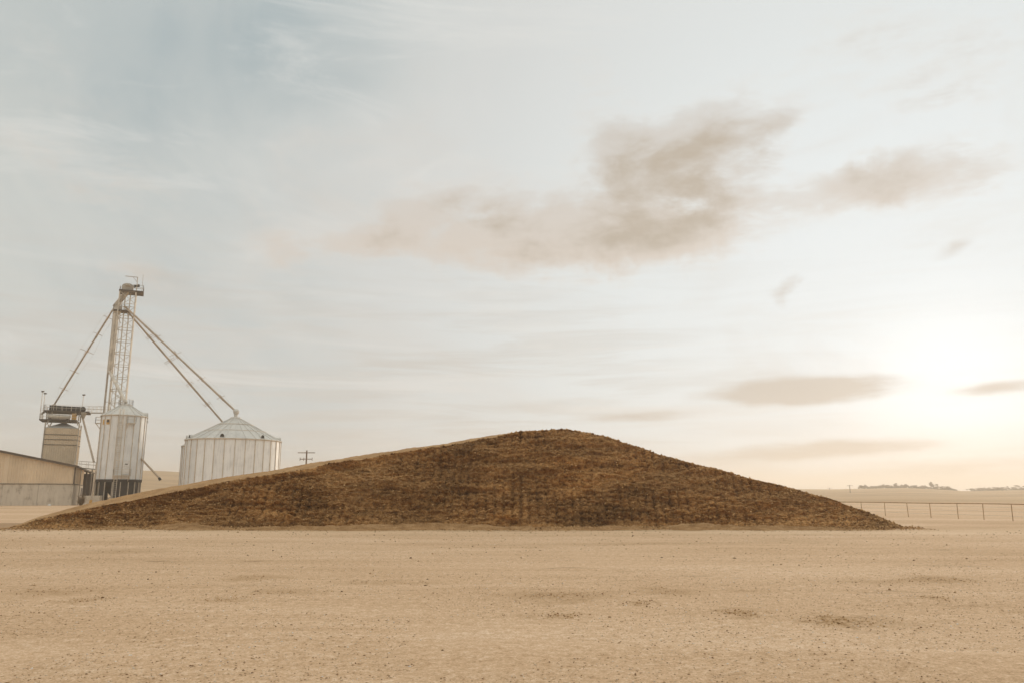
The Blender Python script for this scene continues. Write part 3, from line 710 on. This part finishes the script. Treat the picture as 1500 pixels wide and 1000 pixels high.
lad = mb.build('ladder', 'steel_lt', silo)
cg = MB()
for zc_ in np.arange(3.4 + 2.6, es + .9, 1.25):
    pts = [a0 + UP * zc_ + tn * (.38 * math.cos(t)) + on * (.70 * math.sin(t)) for t in np.linspace(0, math.pi, 7)]
    for q, p_ in zip(pts[:-1], pts[1:]): cg.bar(q, p_, .05, .07)
for t in np.linspace(.35, math.pi - .35, 4): cg.bar(a0 + UP * 6.0 + tn * (.38 * math.cos(t)) + on * (.70 * math.sin(t)), a0 + UP * (es + .9) + tn * (.38 * math.cos(t)) + on * (.70 * math.sin(t)), .04)
cg.build('ladder_cage', 'steel_lt', lad)
def deck(ang_, z, wd_, dp, name='platform'):
    t = Vector((-math.sin(ang_), math.cos(ang_), 0)); o_ = Vector((math.cos(ang_), math.sin(ang_), 0)); c_ = on_silo(ang_, z, dp / 2 + .05)
    d_ = MB().box(c_, (dp, wd_, .10), (o_, t, UP)).build(name, 'steel_lt', silo)
    pts = [c_ - t * (wd_ / 2) - o_ * (dp / 2), c_ - t * (wd_ / 2) + o_ * (dp / 2 - .03), c_ + t * (wd_ / 2) + o_ * (dp / 2 - .03), c_ + t * (wd_ / 2) - o_ * (dp / 2)]
    rails(MB(), pts, 1.05, .9, .045).build('guard_rail', 'steel_lt', d_)
    br = MB()
    for sg in (-1, 1): br.bar(c_ + t * (sg * wd_ * .4) + o_ * (dp * .4), c_ + t * (sg * wd_ * .4) - o_ * (dp / 2) - UP * .9, .06)
    br.build('bracket', 'steel_lt', d_)
    return d_
pa = scam + .20
dk = deck(pa - .10, P(177, 696, Ys - 3).z, 2.6, .9)
dk2 = deck(pa + .08, es - 1.35, 1.3, .7)
deck(scam - 1.50, es - 1.3, .9, .8)
for sgz in (0,):
    oo = Vector((math.cos(pa + .02), math.sin(pa + .02), 0)); tt_ = Vector((-oo.y, oo.x, 0)); zb = P(182, 684, Ys - 3).z
    cb = MB().box(on_silo(pa + .04, zb, .30), (.34, 1.02, 2.3), (oo, tt_, UP)).build('control_cabinet', 'white', silo)
    MB().box(on_silo(pa + .04, zb + .55, .485), (.02, .40, .16), (oo, tt_, UP)).build('cabinet_label', 'dark', cb)
    MB().box(on_silo(pa + .04, zb + .12, .485), (.02, .96, .04), (oo, tt_, UP)).build('cabinet_seam', 'steel', cb)
# amber emblem pieces near the top left of the bin
for aa, ww in ((scam - 1.02, .55), (scam - .74, .62)):
    oo = Vector((math.cos(aa), math.sin(aa), 0)); tt_ = Vector((-oo.y, oo.x, 0)); zz = es - 1.15
    em = MB(); em.box(on_silo(aa, zz, .06), (.03, ww, .85), (oo, tt_, UP))
    e_ = em.build('emblem', 'yellow', silo)
    if aa > scam - .9: MB().tube(on_silo(aa, zz + .12, .09) - oo * .01, on_silo(aa, zz + .12, .09) + oo * .012, .24, 12).build('emblem_mark', 'dark', e_)
vent(silo, scam + 1.45, rs - .35, es + .28, .62); vent(silo, scam + 1.75, rs - .1, es - .9, .5); vent(silo, scam + 2.6, rs - .4, es + .28, .5); vent(silo, scam - 2.2, rs - .4, es + .28, .5)
mb = MB(); cpos = silo.location + UP * (ps - .05)
ringp = [cpos + Vector((1.15 * math.cos(t), 1.15 * math.sin(t), 0)) for t in np.linspace(0, 2 * math.pi, 11)]
rails(mb, ringp, .95, .7, .04).build('top_rail', 'steel_lt', silo)
da_ = scam + 1.15
p_a, p_b = P(209.5, 673, Ys), P(233, 699, Ys)
ds = MB().tube(p_a - Vector((.6, 0, -.5)), p_b, .16, 10).build('discharge_spout', 'spout', silo)
MB().tube(p_b, p_b + (p_b - p_a).normalized() * .35 - UP * .15, .20, 10, .24).build('spout_end', 'dark', ds)

# ------------------------------------------------------------------ elevator tower
Yt = 141.5
tx = P(173, 580, Yt).x; TB = Vector((tx, Yt, 0))
zt = P(195, 429, Yt).z
tower = empty('elevator_tower', TB, 'tall lattice elevator tower with head platform rising behind the tall bin', 'tower')
TA = R(24); ta, tb = Vector((math.cos(TA), math.sin(TA), 0)), Vector((-math.sin(TA), math.cos(TA), 0)); HW = 1.35
def tp(i, z): return TB + ta * (HW * (1, 1, -1, -1)[i]) + tb * (HW * (-1, 1, 1, -1)[i]) + UP * z
for i in range(4): MB().bar(tp(i, -.1), tp(i, zt), .15).build('post', 'steel_lt', tower)
LV = 17
for k_ in range(LV):
    z0, z1 = zt * k_ / LV, zt * (k_ + 1) / LV
    for i in range(4):
        j = (i + 1) % 4
        MB().bar(tp(i, z1 - .1), tp(j, z1 - .1), .09).build('horizontal_strut', 'steel_lt', tower)
        if i % 2 == 0 or k_ < 9: MB().bar(tp(i, z0), tp(j, z1 - .1), .07).build('diagonal_strut', 'steel_lt', tower)
        MB().bar(tp(j, z0), tp(i, z1 - .1), .07).build('diagonal_strut', 'steel_lt', tower)
for sg in (-1, 1): MB().box(TB + ta * (.42 * sg) + UP * ((zt + .6) / 2), (.18, .26, zt + .8), (ta, tb, UP)).build('leg_casing', 'steel_lt', tower)
mb = MB(); q = TB - ta * .95 - tb * 1.0                             # access ladder inside the frame
for sg in (-1, 1): mb.bar(q + tb * (.2 * sg), q + tb * (.2 * sg) + UP * zt, .05)
for i in range(int(zt / .4)): mb.bar(q - tb * .2 + UP * i * .4, q + tb * .2 + UP * i * .4, .035)
mb.build('ladder', 'steel', tower)
pl = MB().box(TB + ta * .55 + UP * (zt + .05), (4.1, 2.9, .34), (ta, tb, UP)).build('platform', 'trim', tower)
pc = TB + ta * .55 + UP * (zt + .2)
rails(MB(), [pc + ta * x + tb * y for x, y in ((.3, -1.4), (2.0, -1.4), (2.0, 1.4), (-2.0, 1.4), (-2.0, .2))], 1.1, 1.0, .06).build('guard_rail', 'steel', pl)
hz = zt + .55
hv = []                                                            # domed elevator head
hc = TB - ta * .15 + UP * (hz + .55)
for e in (-.42, .42):
    for k_ in range(11):
        a = math.pi * k_ / 10; hv.append(hc + ta * (.98 * math.cos(a)) + UP * (.62 * math.sin(a)) + tb * e)
    hv.append(hc - ta * .98 - UP * .8 + tb * e); hv.append(hc + ta * .9 - UP * .8 + tb * e)
n_ = 13
fs = [tuple(range(n_))[::-1], tuple(range(n_, 2 * n_))] + [(i, (i + 1) % n_, n_ + (i + 1) % n_, n_ + i) for i in range(n_)]
head = MB().raw(hv, fs).build('elevator_head', 'steel', tower)
MB().tube(hc - tb * .43 + UP * .1, hc - tb * .52 + UP * .0, .44, 16).build('pulley_cover', 'steel_lt', head)
MB().tube(hc + ta * 1.0 - tb * .6 + UP * .0, hc + ta * 2.0 - tb * .6 + UP * .35, .26, 10).build('drive_motor', 'dark', tower)
jb = MB(); jq = TB + ta * 2.3 + tb * -1.2 + UP * (zt + .2)          # hoist arm over the head
jb.bar(jq - ta * .9, jq - ta * .9 + UP * 2.7, .10); jb.bar(jq - ta * .9 + UP * 2.65, jq - ta * 3.0 + UP * 2.65, .10); jb.bar(jq - ta * .9 + UP * 1.7, jq - ta * 1.7 + UP * 2.6, .06)
jb.build('hoist_arm', 'steel', tower)
MB().bar(jq, jq + UP * 3.2, .05).build('lightning_rod', 'steel', tower)
# discharge hood sloping down left to the distributor
h0, h1 = P(184, 432, Yt - .6), P(168, 450, Yt - .6)
MB().bar(h0 + Vector((.3, 0, .6)), h1, .75, .62).build('discharge_hood', 'steel', tower)
dz_ = P(172, 455, Yt - .6)
MB().lathe(dz_, [(.05, .9), (.75, .7), (.85, -.1), (.45, -.75), (.05, -.8)], 14).build('distributor', 'steel_lt', tower)
dpl = MB().box(P(178, 456.5, Yt - .4), (2.7, 2.0, .26), (ta, tb, UP)).build('distributor_platform', 'trim', tower)
pc = P(178, 456.5, Yt - .4) + UP * .1
rails(MB(), [pc + ta * x + tb * y for x, y in ((-1.3, 1), (-1.3, -1), (1.3, -1))], 1.0, .9, .05).build('guard_rail', 'steel', dpl)
for da2, db2 in ((-1.1, -.7), (1.0, -.7)): MB().bar(pc + ta * da2 + tb * db2 - UP * .1, TB - tb * HW + ta * (da2 * .6) + UP * (pc.z - 2.6), .08).build('platform_brace', 'steel', dpl)
# wide downspout beside the tower, then across to the tall bin's roof
q0_, q1_ = P(169.5, 459, Yt - 1.2), P(159.5, 545, Yt - 1.2)
q0_.x = q1_.x = (q0_.x + q1_.x) / 2
MB().tube(q0_, q1_, .29, 12).build('downspout', 'steel_lt', tower)
MB().tube(q1_ + UP * .2, silo.location + UP * (ps + .45), .27, 12).build('bin_spout', 'steel_lt', tower)
g0 = P(165.5, 455, Yt - .9); g1 = Vector((P(152.5, 600, Yt - .9).x, Yt - .9, .0)); g0.x = g1.x
MB().tube(g0 + UP * .3, g1, .17, 10).build('side_pipe', 'steel', tower)
for zz in (g0.z - 5, g0.z - 11, g0.z - 17): MB().bar(Vector((g0.x, g0.y, zz)), tp(3, zz), .07).build('pipe_bracket', 'steel', tower)

# ------------------------------------------------------------------ long spouts
def spout(label, a, b, r, marks, end=None):
    a, b = Vector(a), Vector(b); rt = empty('grain_spout', b, label, 'grain spout', 'long spouts from the elevator')
    MB().tube(a, b, r, 10).build('tube', 'spout', rt)
    d = (b - a).normalized(); sd = d.cross(UP).normalized(); nn = sd.cross(d)
    tips = []
    for m_ in marks:
        c_ = a.lerp(b, m_); mb_ = MB(); L_ = 1.0 * (1.25 if .3 < m_ < .6 else .85)
        for x_, y_ in ((sd * .8 + nn * .55, 1), (sd * .8 - nn * .55, 1)):
            mb_.bar(c_ - x_ * L_, c_ + x_ * L_, .07)
        mb_.bar(c_ - (sd * .8 + nn * .55) * L_ + d * .35, c_ + (sd * .8 + nn * .55) * L_ + d * .35, .06)
        mb_.build('spreader', 'spout', rt); tips.append((c_, L_))
    cb_ = MB()
    for x_ in (sd * .8 + nn * .55, sd * .8 - nn * .55):
        for sg in (-1, 1):
            pts = [a + d * .5] + [c_ + x_ * (L_ * sg) for c_, L_ in tips] + [b - d * .5]
            for q, p_ in zip(pts[:-1], pts[1:]): cb_.bar(q, p_, .014)
    cb_.build('guy_cable', 'spout', rt)
    MB().tube(a + d * 6.2, a + d * 6.6, r * 1.25, 10).build('joint_band', 'steel', rt)
    return rt
cap1 = bin1.location + UP * (p1 + .2)
sA = spout('upper right spout running from tower down to the front wide bin', P(183, 449, Yt - .7), cap1 + UP * .95 + Vector((-.1, .3, 0)), .17, (.30, .47, .70, .87))
MB().lathe(cap1, [(.34, 0), (.30, .4), (.50, .75), (.52, 1.05), (.30, 1.35), (.02, 1.40)], 12).build('inlet_box', 'galv_roof', sA).location = (0, 0, 0)
sB = spout('lower right spout running from tower down behind the front wide bin', P(184, 453, Yt - .3), bin2.location + UP * (p2 + .35), .17, (.22, .42, .62, .80))
OBW = 5.4; Yo = 146.0
sC = spout('thin spout slanting left from the tower to the overhead bin machinery', P(167, 451, Yt - .6), P(79.5, 592, Yo - 1), .14, (.10, .27, .45, .66, .84))

# ------------------------------------------------------------------ overhead bin rising through the shed roof
oc = P(91.5, 640, Yo); OB = Vector((oc.x, Yo, 0))
ob = empty('overhead_bin', Vector((OB.x, OB.y, 0)), 'square tan ribbed overhead bin with machinery decks rising above the shed roof', 'overhead bin')
zT = P(91, 628, Yo).z
zL = P(88, 616.5, Yo).z; zU = P(90, 603.5, Yo).z
bands = [zT, P(91, 637.5, Yo).z, P(91, 644.5, Yo).z, P(91, 652, Yo).z, 4.5]
hw = OBW / 2
sides = [(OB - u * hw - v * hw, u, -v), (OB + u * hw - v * hw, v, u), (OB + u * hw + v * hw, -u, v), (OB - u * hw + v * hw, -v, -u)]
for k_ in range(4):
    for a_, d_, o_ in sides: siding('siding_panel', a_.copy(), d_, OBW, bands[k_ + 1] + .03, lambda s, k_=k_: bands[k_] - .03, o_, ob, 'siding', .36, .07)
MB().box(OB + UP * ((zT + 4.5) / 2), (OBW - .02, OBW - .02, zT - 4.5), (u, v, UP)).build('inner_shell', 'siding', ob)
for k_ in range(1, 4):
    mb = MB()
    for a_, d_, o_ in sides: mb.bar(a_ + o_ * .05 + UP * bands[k_], a_ + d_ * OBW + o_ * .05 + UP * bands[k_], .12, .09)
    mb.build('band', 'trim', ob)
for a_, d_, o_ in sides: MB().bar(a_ + o_ * .04 + UP * 4.5, a_ + o_ * .04 + UP * (zT + 1.0), .16).build('corner_post', 'steel', ob)
mb = MB(); ap = OB + UP * (zL - .3); cs = [s[0] + UP * (zT + .02) for s in sides]; t4 = [OB + (c_ - OB - UP * zT).normalized() * .7 + UP * (zT + 1.05) for c_ in cs]
mb.raw(cs + t4, [(0, 1, 5, 4), (1, 2, 6, 5), (2, 3, 7, 6), (3, 0, 4, 7), (4, 5, 6, 7)]); mb.build('pyramid_top', 'galv_roof', ob)
MB().tube(ap - UP * .4, ap + UP * .35, .5, 12).build('inlet_neck', 'steel', ob)
lxa, lxb = P(57, 616, Yo - 1.5), P(110, 618, Yo - 1.5)
Lc = OB - u * .75 + UP * zL; LLx = 6.1
ld = MB().box(Lc, (LLx, 5.2, .22), (u, v, UP)).build('lower_deck', 'trim', ob)
rails(MB(), [Lc + u * x + v * y for x, y in ((-3.0, 2.5), (-3.0, -2.5), (3.0, -2.5))], 1.1, 1.2, .05).build('guard_rail', 'steel_lt', ld)
Uc = OB + u * .45 + UP * zU
ud = MB().box(Uc, (7.4, 4.6, .24), (u, v, UP)).build('upper_deck', 'trim', ob)
rails(MB(), [Uc + u * x + v * y for x, y in ((3.65, -2.25), (-3.65, -2.25), (-3.65, 2.25), (3.65, 2.25))], 1.1, 1.3, .05).build('guard_rail', 'steel_lt', ud)
for x_, y_ in ((-2.7, -2.0), (-1.9, -2.0), (1.9, -2.0), (2.5, -2.0), (-2.7, 2.0), (2.5, 2.0)):
    MB().bar(OB + u * x_ + v * y_ + UP * zL, OB + u * x_ + v * y_ + UP * zU, .16).build('deck_post', 'steel', ob)
for x_, d_ in ((-3.0, .9), (2.6, .9)): MB().bar(OB + u * x_ - v * 2.2 + UP * (zU - .1), OB + u * (x_ - d_ * .6) - v * 2.2 + UP * (zL + 1.0), .30).build('deck_brace', 'trim', ob)
for x_ in (-2.5, 2.5):
    for y_ in (-2.4, 2.4): MB().bar(OB + u * x_ + v * y_ + UP * (zT + .6), OB + u * (x_ * .9) + v * y_ + UP * zL, .14).build('deck_strut', 'steel', ob)
cv = MB(); c0, c1 = Uc - u * 2.9 - v * 1.6 + UP * .62, Uc + u * 2.6 - v * 1.6 + UP * .50
cv.bar(c0, c1, .9, .85); conv = cv.build('covered_conveyor', 'dark', ob)
MB().tube(c1 + UP * .1 - v * .48, c1 + UP * .1 + v * .48, .42, 14).build('conveyor_head', 'dark', conv)
for i in range(7): MB().box(c0.lerp(c1, (i + .5) / 7) - v * .46, (.07, .05, .84), (u, v, UP)).build('conveyor_rib', 'steel', conv)
d0, d1 = OB - u * 2.5 - v * 1.9 + UP * (zL + .62), OB + u * 1.1 - v * 1.9 + UP * (zL + .55)
dr = MB().tube(d0, d1, .46, 16).build('cleaner_drum', 'steel_lt', ob)
for f_ in (.02, .5, .98): MB().tube(d0.lerp(d1, f_) - u * .05, d0.lerp(d1, f_) + u * .05, .50, 16).build('drum_band', 'steel', dr)
for f_ in (.12, .88): MB().box(d0.lerp(d1, f_) - UP * .42, (.3, .8, .3), (u, v, UP)).build('drum_saddle', 'trim', dr)
MB().box(OB + u * 1.7 - v * 1.9 + UP * (zL + .75), (.75, .9, 1.15), (u, v, UP)).build('drive_box', 'yellow', ob)
MB().lathe(P(79.5, 594, Yo - 1) - UP * 1.0, [(.30, 0), (.34, .5), (.42, .7), (.42, 1.1), (.25, 1.3), (.02, 1.32)], 10).build('spout_inlet', 'steel', ob)
for px_, py_, yy in ((62.5, 573, Yo - 1), (66, 576, Yo - 2), (122.5, 578, Yo)):
    tpn = P(px_, py_, yy); lm_ = MB().bar(Vector((tpn.x, yy, zU)), tpn, .07).build('lamp_pole', 'steel_lt', ob)
    MB().box(tpn + Vector((.1, -.1, 0)), (.42, .30, .22)).build('lamp_head', 'trim', lm_)
fr_ = OB + u * 3.2 - v * 2.0
MB().lathe(fr_ + UP * (zU - 1.35), [(.16, 0), (.55, 1.2), (.55, 1.3)], 10).build('spill_funnel', 'steel', ob)
MB().tube(fr_ + UP * (zU - 1.3), P(137.5, 676, 139), .17, 10).build('side_spout', 'spout', ob)
# lower ladder on its left side
mb = MB(); q = OB - u * 3.55 - v * 2.0
for sg in (-1, 1): mb.bar(q + u * (.22 * sg) + UP * zL, q + u * (.22 * sg) + UP * (zU + 1), .05)
for i in range(int((zU + 1 - zL) / .35)): mb.bar(q - u * .22 + UP * (zL + i * .35), q + u * .22 + UP * (zL + i * .35), .04)
mb.build('ladder', 'steel_lt', ob)

# catwalks
def catwalk(label, a, b, wd_=.9):
    a, b = Vector(a), Vector(b); rt = empty('catwalk', a, label, 'catwalk', 'catwalks around the bins'); d = (b - a).normalized(); t = d.cross(UP).normalized()
    MB().bar(a, b, wd_, .16).build('walkway', 'steel', rt)
    for sg in (-1, 1): rails(MB(), [a + t * (sg * wd_ / 2) + UP * .08, b + t * (sg * wd_ / 2) + UP * .08], 1.1, 2.2, .05).build('guard_rail', 'steel_lt', rt)
    return rt
catwalk('high narrow catwalk between the overhead bin deck and the elevator tower', Uc + u * 3.75 - v * .6 + UP * .02, Vector((tp(3, 0).x - .1, tp(3, 0).y, P(152.5, 604.5, tp(3, 0).y).z)))
ca = P(112, 684, 141.5); cb2 = P(143.5, 687, 136.8)
cw = catwalk('low railed catwalk over the shed roof leading to the tall bin', ca, cb2)
for f_ in (.25, .75):
    q = ca.lerp(cb2, f_); MB().bar(Vector((q.x, q.y, 0)), q, .14).build('support_post', 'steel', cw)
# slanting pipe at the corner between shed and tall bin
pz0, pz1 = P(140.5, 690, 131.2), P(132.5, 737, 129.5); pz1.z = 0
sp_ = empty('slanted_pipe', pz1, 'slim tan pipe slanting to the ground between shed and tall bin', 'pipe')
MB().tube(pz0, pz1 + UP * .35, .13, 8).build('tube', 'spout', sp_); MB().tube(pz1 + UP * .9, pz1 - UP * .02, .22, 8).build('foot', 'yellow', sp_)

# ------------------------------------------------------------------ utility poles
def upole(px_, ptop, Y, label, arms, hgt=None, rr=.15):
    t_ = P(px_, ptop, Y); z0 = float(gz(t_.x, Y)); rt = empty('utility_pole', (t_.x, Y, z0), label, 'utility pole', 'wooden utility poles')
    MB().tube((t_.x, Y, z0 - .5), t_, rr * 1.15, 8, rr * .85).build('pole', 'wood', rt)
    for dz, wd_, pins in arms:
        ar = MB().box((t_.x, Y - rr - .06, t_.z + dz), (wd_, .12, .14)).build('crossarm', 'wood', rt)
        for x_ in pins: MB().tube((t_.x + x_, Y - rr - .06, t_.z + dz - .32), (t_.x + x_, Y - rr - .06, t_.z + dz + .30), .05, 6).build('insulator', 'wood', ar)
    return rt
upole(449.5, 659, 150, 'near wooden utility pole with two crossarms showing over the mound', [(-.45, 3.3, ()), (-1.65, 2.4, (-1.15, -.45, 1.15))], rr=.16)
upole(1244.5, 709.5, 470, 'taller far utility pole at right, nearer of the two on the hill', [(-.4, 3.4, (-1.5, -.6, .6, 1.5))], rr=.22)
upole(1215, 713.5, 640, 'smaller far utility pole just right of the mound slope', [(-.4, 4.0, (-1.7, 1.7))], rr=.22)

# ------------------------------------------------------------------ pipe fence
fpts = [(1206, 752.5), (1232, 753), (1263, 753.5), (1297, 754.5), (1331, 756.5), (1364, 758), (1404, 759.5), (1441.5, 760.5), (1484, 762.5), (1529, 765), (1577, 768)]
fp = [G(*q) for q in fpts]
fence = empty('pipe_fence', fp[5], 'rusty brown pipe fence with leaning posts beyond the right end of the mound', 'fence')
FH = 1.06
tops = []
for i, q in enumerate(fp):
    z0 = float(gz(q.x, q.y)); lean = Vector((random.uniform(-.05, .05) - .02, random.uniform(-.03, .03), 0)); t_ = Vector((q.x, q.y, z0 + FH)) + lean; tops.append(t_)
    MB().tube((q.x, q.y, z0 - .2), t_, .026, 8).build('post', 'fence', fence)
for a_, b_ in zip(tops[:-1], tops[1:]): MB().tube(a_, b_, .032, 8).build('top_rail', 'fence', fence)
for hh_ in (.30, .58, .84):
    for a_, b_ in zip(tops[:-1], tops[1:]): MB().tube(a_ - UP * (FH - hh_), b_ - UP * (FH - hh_), .006, 4).build('wire', 'steel', fence)

# ------------------------------------------------------------------ far trees on the right hill
def tree(px_, ptop, pbase, Y, wpx, label, pointed, seed):
    rg_ = random.Random(seed); b_ = P(px_, pbase, Y); z0 = float(gz(b_.x, Y)); tp_ = P(px_, ptop, Y).z; H = max(3.0, tp_ - z0); W_ = wpx / FPX * Y / 2
    rt = empty('far_tree', (b_.x, Y, z0), label, 'tree', 'hazy trees along the far right skyline')
    B = Vector((b_.x, Y, z0)); mb = MB(); mb.tube(B - UP * .3, B + UP * (H * .75), .18 + .01 * H, 7, .05)
    for i in range(7):
        a = rg_.random() * 6.28; z = H * rg_.uniform(.25, .6); mb.tube(B + UP * z, B + UP * (z + H * .25) + Vector((math.cos(a), math.sin(a), 0)) * W_ * .7, .09, 5, .03)
    mb.build('trunk', 'wood', rt)
    vs = []; fs = []
    clumps = [(rg_.uniform(-1, 1), rg_.uniform(-1, 1), rg_.random()) for _ in range(16)]
    for i in range(900):
        cx_, cy_, ch = rg_.choice(clumps)
        prof = (1 - ch) ** .9 + .08 if pointed else math.sqrt(max(0, 1 - (ch * 1.9 - .9) ** 2)) * .95 + .1
        c_ = B + Vector((cx_ * W_ * prof + rg_.gauss(0, W_ * .13), cy_ * W_ * prof + rg_.gauss(0, W_ * .13), H * (.04 + .86 * ch) + rg_.gauss(0, H * .05)))
        s_ = rg_.uniform(.10, .26) * (1 + H * .03); n0 = Vector((rg_.gauss(0, 1), rg_.gauss(0, 1), rg_.gauss(0, 1))).normalized(); t0 = n0.orthogonal().normalized(); t1 = n0.cross(t0)
        k_ = len(vs); vs += [c_ - t0 * s_ - t1 * s_ * .6, c_ + t0 * s_ - t1 * s_ * .5, c_ + t0 * s_ * .8 + t1 * s_ * .7, c_ - t0 * s_ * .7 + t1 * s_ * .6]; fs.append((k_, k_ + 1, k_ + 2, k_ + 3))
    MB().raw(vs, fs).build('crown', 'leaf', rt)
TREES = [(1264, 714.5, 14, 0), (1277, 713, 18, 0), (1290, 711.5, 20, 0), (1302, 711.5, 20, 0), (1313, 707.0, 12, 1), (1320, 711, 16, 0), (1328, 708, 10, 1), (1340, 713.5, 20, 0), (1352, 712.5, 14, 0), (1365, 704.5, 14, 1),
         (1373, 708, 11, 1), (1382, 711.5, 15, 0), (1389, 711.5, 15, 1), (1428, 715.5, 18, 0), (1441, 713.5, 22, 0), (1456, 712.5, 22, 0), (1470, 712.5, 20, 0), (1486, 712.5, 16, 0), (1495, 709.5, 18, 0)]
ordn = ['first', 'second', 'third', 'fourth', 'fifth', 'sixth', 'seventh', 'eighth', 'ninth', 'tenth', 'eleventh', 'twelfth', 'thirteenth', 'fourteenth', 'fifteenth', 'sixteenth', 'seventeenth', 'eighteenth', 'nineteenth']
for i, (px_, pt_, wp_, pn_) in enumerate(TREES):
    tree(px_, pt_, 718, 735 + 20 * ((i * 7) % 4), wp_, f'{ordn[i]} tree from the left, {"pointed" if pn_ else "rounded"}, on the hazy right skyline', pn_, 100 + i)

vs = []; fs = []; rg_ = random.Random(5)
NB = 9000; pxb = np.where(RNG.random(NB) < .68, RNG.uniform(1256, 1400, NB), RNG.uniform(1420, 1520, NB)); Yb_ = RNG.uniform(735, 800, NB); xb = (pxb - CX) / FPX * Yb_ * .985
hb_ = 1.1 + 1.5 * np.maximum(0, np.sin(pxb * .21) + .6 * np.sin(pxb * .73) + .3)
cb_ = np.stack([xb, Yb_, hill(xb, Yb_) + RNG.random(NB) * hb_], -1)
vs = (cb_[:, None] + RNG.normal(0, .28, (NB, 3, 3))).reshape(-1, 3); fs = np.arange(NB * 3).reshape(-1, 3)    # low brush along the same rise
tag(link('far_brush', npmesh('far_brush', vs, fs), MAT['leaf']), 'low hazy brush under the trees on the far right rise', None, None, 'stuff')

# ------------------------------------------------------------------ haze in the air
hb = MB().box((0, 0, 29), (6600, 6600, 64))
hz_o = link('haze', mesh('haze', hb.v, hb.f), None)
tag(hz_o, 'thin warm dusty haze over the whole place', None, None, 'stuff')
hm = bpy.data.materials.new('warm_haze'); hm.use_nodes = True; t = NT(hm.node_tree); t.n.clear()
pv = t.add('ShaderNodeVolumePrincipled'); pv.inputs['Color'].default_value = (1.0, .94, .85, 1); pv.inputs['Density'].default_value = .00065; pv.inputs['Anisotropy'].default_value = .52
mo = t.add('ShaderNodeOutputMaterial'); t.l.new(pv.outputs[0], mo.inputs['Volume'])
hz_o.data.materials.append(hm)
